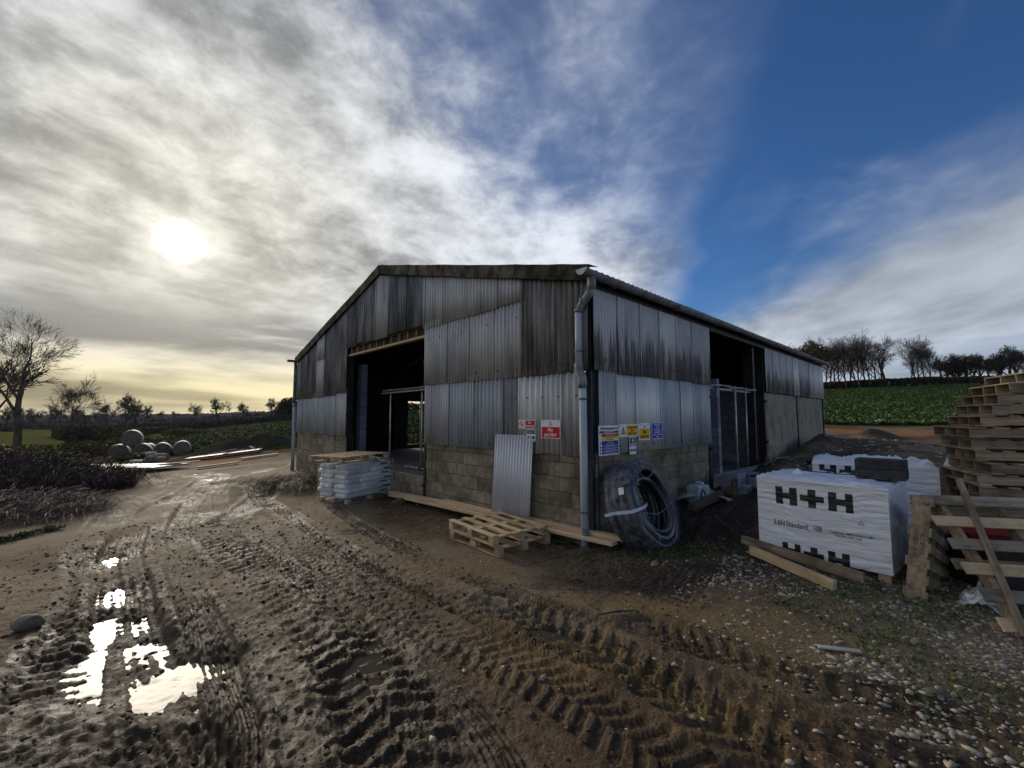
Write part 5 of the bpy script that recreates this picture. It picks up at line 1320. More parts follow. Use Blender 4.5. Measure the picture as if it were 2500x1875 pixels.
# the stack frame: left end faces along (.47,.88), long side runs off to the right
sdir = math.atan2(-.47, .88) 
sx_ = Vector((math.cos(sdir), math.sin(sdir))); sy_ = Vector((.47, .88)).normalized()
corner = Vector((5.42, 4.98)); gst = gz(5.9, 5.2)
names = ['lowest', 'second from the bottom', 'third from the bottom', 'fourth from the bottom', 'fifth from the bottom', 'sixth from the bottom', 'seventh from the bottom', 'eighth from the bottom', 'eighth from the top', 'seventh from the top', 'sixth from the top', 'fifth from the top', 'fourth from the top', 'third from the top', 'second from the top', 'topmost']
z = gst
offs = [.02, 0, .03, -.02, .02, .0, -.04, .06, .02, -.03, -.10, .05, .12, .22, .30, .46]
for k in range(16):
    o_ = offs[k]; cc = corner + sx_*(.6+o_+R_.uniform(-.02, .02)) + sy_*(.5+R_.uniform(-.04, .04))
    tl = (R_.uniform(-.008, .008), R_.uniform(-.006, .006) - (0.02*(k-12) if k > 12 else 0), sdir+R_.uniform(-.05, .05))
    stringer_pallet(names[k]+' pallet of the tall untidy stack at the right edge', (cc.x, cc.y, z), tl, 'wood_old' if k % 3 else 'wood_grey', 'wood_pallet' if k > 9 else 'wood_grey'); z += .1345
# pallet propped on its side against the stack, slats to the viewer
t = thing('propped_pallet', 'pallet standing on edge against the front of the tall stack, slats facing the viewer', 'pallet', (3.87, 3.50, gz(3.87, 3.5)), 0)
rx_ = Vector((.93, -.20, 0)).normalized(); upv = Vector((.10, .62, .85)); upv = (Vector((.55, .80, .97))).normalized(); nv_ = upv.cross(rx_).normalized(); upv = rx_.cross(nv_).normalized()
t.rotation_euler = Matrix((( rx_.x, nv_.x, upv.x), (rx_.y, nv_.y, upv.y), (rx_.z, nv_.z, upv.z))).to_euler()
# local x right, z up the pallet, y = into (away from camera?) 
sgn = -1          # towards the viewer
for k in range(6): piece(t, 'deck_board', (1.2, .020, .105), (.58+R_.uniform(-.01, .01), sgn*.06, .055+k*.225), 'wood_grey' if k % 2 else 'wood_pallet', 0)
for x in (.14, .60, 1.10): piece(t, 'stringer', (.045, .095, 1.22), (x, 0, .60), 'wood_old')
for k in range(3): piece(t, 'base_board', (1.2, .018, .10), (.6, -sgn*.058, .06+k*.54), 'wood_old')
plank('thin brown lath leaning across the propped pallet slats', (3.93, 3.40, .02), (4.36, 4.22, 1.10), .05, .022, 'wood_old', 'lath')
# upright leaning pallet beside the white pack: side stringer to the viewer
t = thing('leaning_pallet', 'stencilled pallet standing on end between the near white pack and the tall stack', 'pallet', (3.76, 4.12, gz(3.76, 4.1)-.01), 0)
upv = Vector((.30, .16, 1.0)).normalized(); fx = Vector((.82, .60, 0)); fx = (fx-upv*fx.dot(upv)).normalized(); fy = upv.cross(fx).normalized()
t.rotation_euler = Matrix(((fx.x, fy.x, upv.x), (fx.y, fy.y, upv.y), (fx.z, fy.z, upv.z))).to_euler()
# local x = away along the slats (pallet width .95), y = left, z = up (length 1.0)
HL = .98
piece(t, 'stringer', (.022, .135, HL), (0.0, 0, HL/2), 'wood_old')
for k in range(3): piece(t, 'stringer', (.022, .135, HL), (.30*(k+1), 0, HL/2), 'wood_old')
for k in range(7): piece(t, 'deck_board', (.95, .018, .085), (.46, -.077, .05+k*(HL-.1)/6), 'wood_old' if k % 2 else 'wood_grey')
for k in range(4): piece(t, 'base_board', (.95, .018, .085), (.46, .077, .05+k*(HL-.1)/3), 'wood_old')
fr_ = MB(); text_mesh('stencil', 'ALL SPECS\nAGGREGATE', .045, M['s_blk'], t, (-.0125, 0, .52), Matrix(((0, 0, -1), (0, -1, 0), (-1, 0, 0))).to_euler(), depth=.0005)
solid('red_crate', 'dark red plastic crate glimpsed behind the slats of the propped pallet', 'crate', (4.90, 4.50, .25), -.3, (.5, .35, .28), 'red')
# loose polythene
def crumple(name, label, cat, loc, size, mat, seed, part='film'):
    t = thing(name, label, cat, loc, seed*.7); b_ = MB(); n = 12; vs = []
    for i in range(n+1):
        for j in range(n+1):
            u, v = -1+2*i/n, -1+2*j/n; e = max(0, 1-(u*u+v*v)*.6)
            vs.append((u*size[0]/2*(1+.25*float(vnoise(i*.9, j*.9, seed))), v*size[1]/2, e*size[2]*(.35+.9*float(fbm(np.array([i*.7]), np.array([j*.7]), 3, seed+3)[0]))))
    b_.add(vs, [(i*(n+1)+j, (i+1)*(n+1)+j, (i+1)*(n+1)+j+1, i*(n+1)+j+1) for i in range(n) for j in range(n)]); b_.build(part, mat, t, True); return t
crumple('polythene_scrap', 'clump of clear polythene on the gravel at the foot of the propped pallet', 'polythene', (4.22, 3.93, gz(4.2, 3.9)-.01), (.30, .24, .26), M['film_loose'], 3)
crumple('polythene_scrap', 'clear polythene crumpled between the leaning pallet and the tall stack', 'polythene', (4.72, 4.72, gz(4.7, 4.7)+.16), (.34, .30, .26), M['film_loose'], 8)
crumple('film_bundle', 'small bundle of white film poking out left of the tall stack', 'film', (6.15, 6.0, gz(6.1, 6.0)+.72), (.18, .18, .34), M['hood_soft'], 11)
solid('black_box', 'plain black box low between the leaning pallet and the propped pallet', 'crate', (4.78, 4.45, gz(4.8, 4.4)), .1, (.35, .4, .45), 'black')  # plain black box in the gap between the two pallets

# ------------------------------------------------------------------ bare trees
def grow(seed, H, trunk_r, levels=5, spread=.6, kids=(3, 4), upb=.25, trunk_frac=.32, sides=(8, 6, 5, 4, 3, 3), lean=(0, 0), wig=.18, bfac=.62, lenf=.68, maxn=6000, first=.9, rmin=.012, f0=.55, k0=None):
    r = random.Random(seed); TR, CR = MB(), MB(); cnt = [0]
    def branch(p, d, L, rad, lev, mb):
        cnt[0] += 1
        n = 4 if lev < 2 else 3; pts = [p]; rs = [rad]; dd = d.copy(); q = p.copy()
        for i in range(n):
            dd = (dd + Vector((r.uniform(-1, 1), r.uniform(-1, 1), r.uniform(-.6, .9)))*wig + Vector((0, 0, upb*(.3 if lev == 0 else (.14 if lev < 3 else -.02))))).normalized()
            q = q + dd*(L/n); pts.append(q.copy()); rs.append(max(rmin, rad*(1-(.42 if lev == 0 else .55)*(i+1)/n)))
        mb.tube(pts, rs, sides[min(lev, len(sides)-1)], cap=False)
        if lev >= levels or cnt[0] > maxn: return
        k = (k0 if (k0 and lev == 0) else r.randint(*kids)) + (1 if lev == 0 else 0)+(1 if lev >= 2 else 0)
        ph = r.uniform(0, 6.28)
        for j in range(k):
            f = 1.0 if j == 0 else r.uniform(.35 if lev else f0, 1.0)
            i = min(n-1, int(f*n)); t_ = f*n-i; base = pts[i].lerp(pts[i+1], t_) if i < n else pts[-1]
            ph += 2.4+r.uniform(-.4, .4); a_ = (spread*.35 if j == 0 else spread)*r.uniform(.7, 1.35)
            s1 = dd.cross(Vector((.3, .2, 1) if abs(dd.z) < .9 else (1, 0, 0))).normalized(); s2 = dd.cross(s1)
            nd = (dd*math.cos(a_) + (s1*math.cos(ph)+s2*math.sin(ph))*math.sin(a_)).normalized()
            Q.append((base, nd, L*lenf*r.uniform(.75, 1.2)*(first if lev == 0 else 1), max(rmin, rs[min(i+1, n)]*(.82 if j == 0 else bfac)), lev+1, CR))
    Q = [(Vector((0, 0, -.2)), Vector((lean[0], lean[1], 1)).normalized(), H*trunk_frac, trunk_r, 0, TR)]
    i_ = 0
    while i_ < len(Q): branch(*Q[i_]); i_ += 1
    return TR, CR
def tree_thing(name, label, cat, loc, tr, cr, mat, rz=0., group=None, hgt=9.):
    sc_ = hgt/max(v[2] for v in cr.v)
    t = thing(name, label, cat, loc, rz, group); tr.build('trunk', mat, t, True); cr.build('crown', mat, t, False); t.scale = (sc_,)*3; return t
def gp3(x, y, o=0.): return (x, y, gz(x, y)+o)
tr, cr = grow(11, 12.5, .27, 6, .52, (3, 3), .22, .36, wig=.20, lean=(.04, 0), lenf=.69, maxn=6500, bfac=.60, rmin=.007)
tree_thing('bare_tree', 'tall bare tree with a spreading twiggy crown at the left edge of the picture', 'tree', gp3(-34.6, 30), tr, cr, M['bark'], 1.0, None, 10.4)
tr, cr = grow(23, 9.0, .20, 6, .50, (3, 3), .2, .30, wig=.16, lenf=.69, maxn=5500, rmin=.009)
tree_thing('bare_tree', 'shorter round-crowned bare tree just right of the tall one at the left edge', 'tree', gp3(-46.5, 45), tr, cr, M['bark'], 0, None, 7.6)
tr, cr = grow(31, 7, .16, 5, .55, (3, 3), .3, .28, maxn=2200, rmin=.016)
tree_thing('bare_tree', 'low bare tree cut off by the left edge behind the tall one', 'tree', gp3(-45, 36.5), tr, cr, M['bark'], 2, None, 8.0)
# far trees: four builds, copied
protos = []
for s_ in range(5):
    tr, cr = grow(60+s_, 9, .28, 5, .62, (3, 4), .25, .24, sides=(5, 4, 3, 3, 3), wig=.2, lenf=.66, maxn=2000, rmin=.019)
    a_ = tr.build('trunk', M['bark_far'], None, True); c_ = cr.build('crown', M['bark_far'], None); protos.append((a_.data, c_.data, max(v[2] for v in cr.v)))
    bpy.data.objects.remove(a_); bpy.data.objects.remove(c_)
def far_tree(k, px, py_base, depth, hgt, label, group=None, rz=0.):
    X = (px-1250)/1040*depth; x, y = X, depth
    t = thing('bare_tree', label, 'tree', (x, y, gz(x, y)-.3), rz, group); s = hgt/protos[k][2]
    link('trunk', protos[k][0], t); link('crown', protos[k][1], t); t.scale = (s, s, s); return t
FT = [(2, 265, 150, 11), (0, 312, 150, 14), (4, 335, 170, 10), (3, 357, 190, 10), (2, 482, 210, 11), (1, 535, 150, 9.5), (0, 595, 140, 7.5), (3, 660, 150, 8.5)]
FL = ['leftmost tree of the far hedge line, low and rounded', 'broad dark oak-like bare tree behind the round bales, widest on that skyline', 'narrow bare tree touching the right side of the broad dark skyline tree',
      'small sparse tree standing alone right of the broad dark skyline tree', 'thin flat-topped tree alone on the far skyline left of centre', 'wide bare tree on the sloping hedge, second from the thin flat-topped one',
      'upright oval bare tree on the sloping hedge midway to the barn', 'spreading bare tree on the sloping hedge nearest the round dark bush']
for i, (k, px, dp, hh) in enumerate(FT): far_tree(k, px, 0, dp, hh, FL[i], rz=i*1.3)
for i, (k, px, dp, hh) in enumerate(((1, 90, 150, 8), (4, 150, 160, 8), (2, 215, 170, 7), (3, 30, 140, 9), (0, 60, 230, 12), (1, 125, 250, 11), (4, 190, 240, 10), (2, 235, 260, 10), (3, 395, 320, 9), (1, 430, 340, 9))):
    far_tree(k, px, 0, dp, hh, 'dim bare tree in the hazy valley hedges at the far left', 'hazy valley trees at the far left', rz=i*2.1)
# right-hand line of trees on the field edge
rt_ = random.Random(9)
tall = []
for s_ in range(4):
    tr, cr = grow(90+s_, 10, .17, 5, .50, (3, 3), .45, .60, f0=.22, k0=11, first=.55, sides=(5, 4, 3, 3, 3), wig=.16, lenf=.66, maxn=3500, rmin=.009)
    a_ = tr.build('trunk', M['bark_far'], None, True); c_ = cr.build('crown', M['bark_far'], None); tall.append((a_.data, c_.data, max(v[2] for v in cr.v))); bpy.data.objects.remove(a_); bpy.data.objects.remove(c_)
def rtree(k, px, depth, hgt, label, group=None):
    X = (px-1250)/1040*depth
    t = thing('bare_tree', label, 'tree', (X, depth, gz(X, depth)-.2), rt_.uniform(0, 6), group); s = hgt/tall[k][2]
    link('trunk', tall[k][0], t); link('crown', tall[k][1], t); t.scale = (s, s, s); return t
GR = 'tall bare trees in the left clump on the field edge'
for i, px in enumerate((2004, 2016, 2029, 2042, 2054, 2066, 2078, 2090, 2102, 2114, 2126, 2138, 2152)):
    rtree(i % 4, px, 78+rt_.uniform(-4, 4), rt_.uniform(9.6, 11.4), 'tall thin bare tree among the left clump at the top of the right-hand field', GR)
tr, cr = grow(131, 9.5, .22, 5, .55, (3, 3), .3, .28, sides=(6, 5, 4, 3, 3), lean=(.12, 0), wig=.2, maxn=5000, rmin=.010)
tree_thing('bare_tree', 'wide windswept bare tree with branches streaming right, end of the left clump', 'tree', (68.5, 78, gz(68.5, 78)-.2), tr, cr, M['bark_far'], 0, None, 10.5)
for i, px in enumerate((2226, 2238, 2250, 2262, 2276)):
    rtree((i+1) % 4, px, 86, (9.4, 10.6, 10.9, 10.2, 9.0)[i], 'slim bare tree of the separate airy clump right of the gap in the skyline', 'slim bare trees of the airy clump')
for i, px in enumerate((2300, 2316, 2332, 2348, 2364, 2380, 2398, 2416, 2434, 2452, 2470, 2490, 2510)):
    far_tree(i % 5, px, 0, 88, 6.4+(i > 9)*1.4+(i % 3)*.3, 'low bushy bare tree in the run above the hedge at the far right', 'low bushy trees along the far right hedge', rz=i)
for i, px in enumerate((1838, 1900, 1925)):
    far_tree(i+1, px, 0, 62+i*4, 8.6-i*.2, 'bare tree whose twigs just show over the barn roof', 'tree tops showing over the barn roof', rz=i)
# leafy clump at the left end of that line
def leaf_cloud(lobes, n, size, seed, flat=.0):
    r = np.random.RandomState(seed); V_ = []; 
    L = np.array(lobes, float); wts = L[:, 3]*L[:, 4]*L[:, 5]; wts = wts/wts.sum()
    idx = r.choice(len(L), n, p=wts); d = r.normal(size=(n, 3)); d /= np.linalg.norm(d, axis=1)[:, None]; rad = r.uniform(0, 1, n)**(1/2.2)
    c = L[idx, :3] + d*rad[:, None]*L[idx, 3:6]
    a_ = r.normal(size=(n, 3)); a_ /= np.linalg.norm(a_, axis=1)[:, None]; b2 = np.cross(a_, r.normal(size=(n, 3))); b2 /= np.linalg.norm(b2, axis=1)[:, None]
    s = size*r.uniform(.5, 1.4, n)[:, None]
    v = np.stack([c-a_*s, c+b2*s*.6, c+a_*s, c-b2*s*.6], 1).reshape(-1, 3)
    return v, np.arange(n*4).reshape(n, 4)
def leafy(name, label, cat, loc, lobes, n, size, mat, seed, trunk=None, group=None, part='foliage'):
    t = thing(name, label, cat, loc, 0, group); v, f = leaf_cloud(lobes, n, size, seed); np_mesh(part, v, f, mat, t)
    if trunk:
        b_ = MB(); rr = random.Random(seed)
        for k in range(trunk[0]):
            a_ = rr.uniform(0, 6.28); q = trunk[2]*rr.uniform(.3, 1); b_.tube([(q*.2*math.cos(a_), q*.2*math.sin(a_), -.2), (q*.5*math.cos(a_), q*.5*math.sin(a_), trunk[1]*.5), (q*math.cos(a_), q*math.sin(a_), trunk[1])], [trunk[3], trunk[3]*.7, trunk[3]*.3], 5, cap=False)
        b_.build('trunk', M['bark_far'], t, True)
    return t
xx = (1985-1250)/1040*74
leafy('leafy_tree', 'olive brown tree still in leaf at the left end of the right-hand tree line', 'tree', (xx, 74, gz(xx, 74)), [(0, 0, 6.6, 2.6, 2.2, 1.7), (-1.8, 0, 6.0, 1.8, 1.6, 1.3), (1.6, .4, 6.9, 1.9, 1.6, 1.6), (.2, 0, 4.3, 1.8, 1.4, 1.5), (0, 0, 8.1, 1.2, 1, .9), (-.8, 0, 3.0, 1.1, 1, 1.2)], 5200, .15, M['leaf_brown'], 5, (6, 6.5, 1.6, .13))
leafy('ivy_tree', 'dark ivy covered tree low in the run at the far right', 'tree', (88*.90+13, 88, gz(92, 88)), [(0, 0, 3.2, 1.9, 1.5, 1.9), (.6, 0, 4.6, 1.1, 1, 1.0)], 2600, .14, M['leaf_hedge'], 6, (3, 4, .8, .12))
leafy('round_bush', 'dark rounded tree against the skyline just left of the barn', 'tree', ((708-1250)/1040*105, 105, gz(-54.7, 105)), [(0, 0, 2.9, 3.0, 2.4, 2.6), (1.9, 0, 2.4, 2.2, 2, 2.2), (-1.9, 0, 2.0, 1.8, 1.6, 1.7)], 6000, .22, M['leaf_hedge'], 7, (4, 4, 1.5, .2))
# hedges
def hedge(label, p0, p1, h_, w_, n, size, mat, seed, group=None, name='hedge'):
    t = thing(name, label, 'hedge', (0, 0, 0), 0, group); r = np.random.RandomState(seed)
    u = r.uniform(0, 1, n); x = p0[0]+(p1[0]-p0[0])*u; y = p0[1]+(p1[1]-p0[1])*u
    d = np.array([p1[0]-p0[0], p1[1]-p0[1]], float); d /= np.linalg.norm(d); off = r.uniform(-.5, .5, n)*w_
    x = x-d[1]*off; y = y+d[0]*off; g = ground(x, y)
    top = h_*(.65+.6*fbm(x*.13, y*.13, 3, seed)); z = g + r.uniform(0, 1, n)**.8*top
    c = np.stack([x, y, z], 1); a_ = r.normal(size=(n, 3)); a_ /= np.linalg.norm(a_, axis=1)[:, None]; b2 = np.cross(a_, r.normal(size=(n, 3))); b2 /= np.linalg.norm(b2, axis=1)[:, None]
    s = size*r.uniform(.5, 1.4, n)[:, None]; v = np.stack([c-a_*s, c+b2*s*.7, c+a_*s, c-b2*s*.7], 1).reshape(-1, 3)
    np_mesh('foliage', v, np.arange(n*4).reshape(n, 4), mat, t); return t
hedge('clipped dark hedge along the top of the right-hand crop field under the trees', (44, 77), (112, 80), 1.5, 2.0, 15000, .20, M['leaf_hedge'], 1)
hedge('dark hedge running down the far edge of the left crop field', (-50, 104), (-96, 92), 1.5, 2.2, 14000, .20, M['leaf_far'], 2)
hedge('dark hedge seen through the rear opening of the barn', (-50, 104), (-8, 84), 1.6, 2.0, 8000, .20, M['leaf_hedge'], 8)
hedge('second hedge on the slope beyond the left crop field', (-95, 178), (-190, 150), 1.5, 3, 9000, .35, M['leaf_far'], 3)
hedge('scrubby brown hedge left of the round bales', (-96, 92), (-60, 62), 2.0, 4, 9000, .26, M['leaf_brown'], 4)
hedge('distant hedge crossing the valley at the far left, nearer of two', (-140, 120), (-420, 230), 1.9, 4, 9000, .5, M['leaf_far'], 5)
hedge('distant hedge crossing the valley at the far left, farther of two', (-120, 300), (-560, 330), 3, 8, 8000, 1.0, M['leaf_far'], 12)
o = hedge('x', (-300, 760), (-1000, 640), 6, 60, 9000, 2.6, M['leaf_far'], 13, name='far_wood'); 
for ch in o.children: ch.parent = None; ch.name = 'far_wood'; tag(ch, 'low dark wood along the horizon beyond the valley', 'wood', kind='stuff')
bpy.data.objects.remove(o)
# scrub bushes in the left middle distance
SB = [(-29.5, 26.5, 1.5, 1.0, 'leaf_weed', 'leafy green scrub bush left of the round bales'), (-33, 33.5, 2.0, 1.3, 'leaf_brown', 'brown scrub bush between the bales and the tall bare tree'), (-41, 41, 1.5, 2.4, 'leaf_hedge', 'narrow dark ivy bush standing between the two large bare trees'),
      (-38.5, 44, 2.8, 1.4, 'leaf_brown', 'wide russet scrub beneath the round-crowned bare tree'), (-27, 22.5, 1.8, .9, 'leaf_brown', 'low brown scrub in front of the bales beyond the brambles'), (-36.5, 25.5, 2.2, 1.1, 'leaf_brown', 'brown scrub at the foot of the tall bare tree'),
      (-24.5, 28.2, 1.3, .6, 'leaf_weed', 'small green scrub patch just left of the lowest bale'), (-60, 66, 3.2, 1.8, 'leaf_brown', 'large brown scrub mound beyond the bales'), (-72, 78, 3.5, 2.2, 'leaf_hedge', 'large dark scrub mound beyond the bales'), (-55, 72, 3.0, 1.3, 'leaf_brown', 'third scrub mound by the left field, lowest')]
for k, (x, y, r_, h_, mt, lab) in enumerate(SB):
    t = leafy('scrub_bush', lab, 'bush', (x, y, gz(x, y)-.1), [(0, 0, h_*.5, r_, r_*.8, h_*.6), (r_*.6, .2, h_*.35, r_*.7, r_*.6, h_*.45), (-r_*.6, -.2, h_*.4, r_*.7, r_*.6, h_*.5)], 2400, .085 if y < 50 else .13, M[mt], 40+k)
# ------------------------------------------------------------------ brambles at the left, stuff
def bramble(name, label, cx_, cy_, rx_, ry_, hmax, n, seed, rad=.006, mat='twig'):
    r = random.Random(seed); vs = []; fs = []; 
    for k in range(n):
        a_ = r.uniform(0, 6.28); q = math.sqrt(r.random()); x = cx_+rx_*q*math.cos(a_); y = cy_+ry_*q*math.sin(a_); L = r.uniform(.5, 1.25); az_ = r.uniform(0, 6.28); hh = hmax*r.uniform(.35, 1.1)*(1-.55*q*q)
        g = _gcache(x, y); pts = []
        for i in range(6):
            s = i/5; pts.append(Vector((x+L*s*math.cos(az_)+r.uniform(-.05, .05), y+L*s*math.sin(az_)+r.uniform(-.05, .05), g+hh*(4*s*(1-s)*.8+s*.25)+r.uniform(-.03, .03))))
        o_ = len(vs); rr = rad*r.uniform(.6, 1.5)
        for i, p_ in enumerate(pts):
            rq = rr*(1-.6*i/5)
            vs += [(p_.x+rq, p_.y, p_.z), (p_.x-rq*.5, p_.y+rq*.87, p_.z), (p_.x-rq*.5, p_.y-rq*.87, p_.z+rq*.3)]
        for i in range(5):
            for j in range(3): fs.append((o_+i*3+j, o_+i*3+(j+1) % 3, o_+i*3+3+(j+1) % 3, o_+i*3+3+j))
    o = np_mesh(name, np.array(vs), np.array(fs), M[mat]); tag(o, label, 'brambles', kind='stuff'); return o
_gx = np.linspace(-40, 14, 271); _gy = np.linspace(1, 36, 176); _GX, _GY = np.meshgrid(_gx, _gy, indexing='ij'); _GZ = macro(_GX, _GY)
def _gcache(x, y):
    i = min(max((x+40)/.2, 0), 269.9); j = min(max((y-1)/.2, 0), 174.9); a_, b_ = int(i), int(j); u, v = i-a_, j-b_
    return float((_GZ[a_, b_]*(1-u)+_GZ[a_+1, b_]*u)*(1-v)+(_GZ[a_, b_+1]*(1-u)+_GZ[a_+1, b_+1]*u)*v)
bramble('bramble_thicket', 'tangled leafless brambles filling the verge at the left edge', -14.4, 11.4, 3.9, 2.6, 1.25, 7000, 1, .0075)
bramble('bramble_thicket', 'lower tangle of dead bramble stems nearer the camera on the left verge', -9.9, 7.9, 2.2, 1.5, .5, 2600, 2, .0045)
bramble('root_heap', 'heap of dead roots and stalks against the left corner of the gable', -5.5, 11.4, 1.3, .75, .42, 900, 3, .007, 'straw')
bramble('stalk_litter', 'dead stalks littered on the ground round the downpipe foot', 1.2, 5.75, .85, .35, .07, 520, 4, .0035, 'straw')
bramble('stalk_litter', 'dead stalks littered below the long wall near the pipe coil', 2.9, 7.1, .8, .5, .07, 320, 5, .0035, 'straw')
bramble('twig_litter', 'broken dark twigs trodden into the yard ahead of the barn corner', 1.0, 4.85, .8, .3, .05, 260, 6, .004, 'twig')
# ------------------------------------------------------------------ leaf and grass carpets
def carpet(name, label, cat, xs, ys, size, mat, seed, up=.45, nleaf=5, tall=.12, asp=.5):
    """rosettes of nleaf leaves at each point"""
    r = np.random.RandomState(seed); n = len(xs); g = ground(xs, ys); V_ = []
    for k in range(nleaf):
        a_ = r.uniform(0, 2*np.pi, n); L = size*r.uniform(.6, 1.3, n); e = up+r.uniform(-.3, .5, n)
        dx_, dy_, dz_ = np.cos(a_)*np.cos(e), np.sin(a_)*np.cos(e), np.sin(e); sx2, sy2 = -np.sin(a_), np.cos(a_)
        c = np.stack([xs+r.uniform(-.05, .05, n), ys+r.uniform(-.05, .05, n), g+r.uniform(0, tall, n)], 1)
        d = np.stack([dx_, dy_, dz_], 1)*L[:, None]; s = np.stack([sx2, sy2, np.zeros(n)], 1)*(L*asp*.5)[:, None]
        V_.append(np.stack([c, c+d*.55+s, c+d+np.array([0, 0, -.25])*L[:, None]*.5, c+d*.55-s], 1))
    v = np.concatenate(V_, 0).reshape(-1, 3); f = np.arange(len(v)).reshape(-1, 4)
    o = np_mesh(name, v, f, M[mat]); tag(o, label, cat, kind='stuff'); return o
rs = np.random.RandomState(77)
def scatter(n, fn):
    x, y = fn(n); return x, y
# right-hand crop
n = 24000; y = 27.5+48.5*rs.uniform(0, 1, n)**1.25; x = rs.uniform(.55, 1.45, n)*y
o = carpet('crop', 'broad-leaved green crop covering the rising field at the right', 'crop', x, y, .21, 'leaf_crop', 1, nleaf=6, tall=.18)
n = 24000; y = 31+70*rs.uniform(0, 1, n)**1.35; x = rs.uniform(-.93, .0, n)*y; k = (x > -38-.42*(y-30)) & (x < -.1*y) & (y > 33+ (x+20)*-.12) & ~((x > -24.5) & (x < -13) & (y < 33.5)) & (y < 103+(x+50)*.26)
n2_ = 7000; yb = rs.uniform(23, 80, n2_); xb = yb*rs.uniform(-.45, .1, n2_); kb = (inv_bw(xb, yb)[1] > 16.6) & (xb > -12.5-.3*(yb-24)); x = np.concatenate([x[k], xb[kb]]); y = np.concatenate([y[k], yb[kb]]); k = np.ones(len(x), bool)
o = carpet('crop', 'green crop on the field behind and left of the barn', 'crop', x[k], y[k], .26, 'leaf_crop_backlit', 2, nleaf=5, tall=.16)
# verge weeds and grass at the left
n = 16000; x = rs.uniform(-26, -6.2, n); y = rs.uniform(3.5, 27, n); nn_ = fbm(x*.5, y*.5, 3, 55); lane = x+np.clip(y-4.2, 0, 60)*.93+6.3
k = (lane < -.3-.8*nn_) & (nn_ > .42) & (np.abs(x/y) < 1.35) & ~((np.abs(x+19.5) < 2.9) & (np.abs(y-22) < 2.6))
carpet('verge_grass', 'rough grass and weeds on the verge left of the muddy lane', 'grass', x[k], y[k], .17, 'grass', 3, up=.9, nleaf=5, tall=.03, asp=.16)
n = 3500; x = rs.uniform(-9.5, -7.2, n); y = rs.uniform(5.2, 7.0, n); nn_ = fbm(x*.9, y*.9, 3, 57); k = nn_ > .5
carpet('moss_patch', 'low green weeds at the left edge beside the churned mud', 'weeds', x[k], y[k], .07, 'grass', 4, up=.7, nleaf=5, tall=.02, asp=.35)
n = 450; x = 1.9+.75*rs.normal(size=n)*.6; y = 5.75+.25*rs.normal(size=n)
carpet('weed_patch', 'small green weeds on the ground in front of the pipe coil', 'weeds', x, y, .045, 'leaf_weed', 5, up=.7, nleaf=4, tall=.01)
uu = rs.uniform(.3, 4.2, 600); px_, py_ = bw(-.1-rs.uniform(0, .12, 600), uu)
carpet('wall_foot_weeds', 'weeds growing along the foot of the gable right of the doorway', 'weeds', px_, py_, .06, 'leaf_weed', 6, up=.9, nleaf=4, tall=.03)
n = 2200; x = rs.uniform(2.2, 4.6, n); y = rs.uniform(2.6, 5.2, n); k = fbm(x*1.4, y*1.4, 3, 91) > .56
carpet('gravel_weeds', 'sparse low weeds between the stones at the right', 'weeds', x[k], y[k], .035, 'leaf_weed', 7, up=.7, nleaf=3, tall=.01)
n = 2400; x = rs.uniform(-19, -13, n); y = rs.uniform(27.2, 30.8, n); k = np.hypot((x+14.5)/2.4, (y-28.6)/1.2) < 1
carpet('grass_patch', 'bright green grass patch at the right foot of the soil heap', 'grass', x[k], y[k], .14, 'grass', 8, up=.9, nleaf=5, tall=.02, asp=.2)

# ------------------------------------------------------------------ gravel and stones
def stones(name, label, xs, ys, smin, smax, seed, mat='stone'):
    r = np.random.RandomState(seed); n = len(xs); t = (1+5**.5)/2
    ico = np.array([(-1, t, 0), (1, t, 0), (-1, -t, 0), (1, -t, 0), (0, -1, t), (0, 1, t), (0, -1, -t), (0, 1, -t), (t, 0, -1), (t, 0, 1), (-t, 0, -1), (-t, 0, 1)], float); ico /= np.linalg.norm(ico[0])
    F = np.array([(0, 11, 5), (0, 5, 1), (0, 1, 7), (0, 7, 10), (0, 10, 11), (1, 5, 9), (5, 11, 4), (11, 10, 2), (10, 7, 6), (7, 1, 8), (3, 9, 4), (3, 4, 2), (3, 2, 6), (3, 6, 8), (3, 8, 9), (4, 9, 5), (2, 4, 11), (6, 2, 10), (8, 6, 7), (9, 8, 1)])
    s = smin*(smax/smin)**(r.uniform(0, 1, n)**1.8); a_ = r.uniform(0, 6.28, n); g = ground(xs, ys)
    P = ico[None]*(1+r.uniform(-.3, .3, (n, 12, 1))); P = P*np.stack([s*r.uniform(.8, 1.5, n), s*r.uniform(.6, 1, n), s*r.uniform(.35, .6, n)], 1)[:, None, :]
    ca, sa = np.cos(a_)[:, None], np.sin(a_)[:, None]
    X_ = P[..., 0]*ca-P[..., 1]*sa+xs[:, None]; Y_ = P[..., 0]*sa+P[..., 1]*ca+ys[:, None]; Z_ = P[..., 2]+(g+s*.12)[:, None]
    v = np.stack([X_, Y_, Z_], -1).reshape(-1, 3); f = (F[None]+np.arange(n)[:, None, None]*12).reshape(-1, 3)
    o = np_mesh(name, v, f, M[mat]); tag(o, label, 'gravel', kind='stuff'); return o
m_st, t_, b__ = new_mat('scattered_stone'); wp_ = world_pos(t_); c_ = cmix(t_, smooth(.3, .7, noise(t_, wp_, 14., 3, .6)), (.13, .11, .08), (.42, .38, .29)); c_ = cmix(t_, smooth(.55, .7, noise(t_, wp_, 5., 2, .5))*.6, c_, (.13, .10, .06)); setin(t_, b__, 'Base Color', c_); setin(t_, b__, 'Roughness', .85); M['gravel'] = m_st
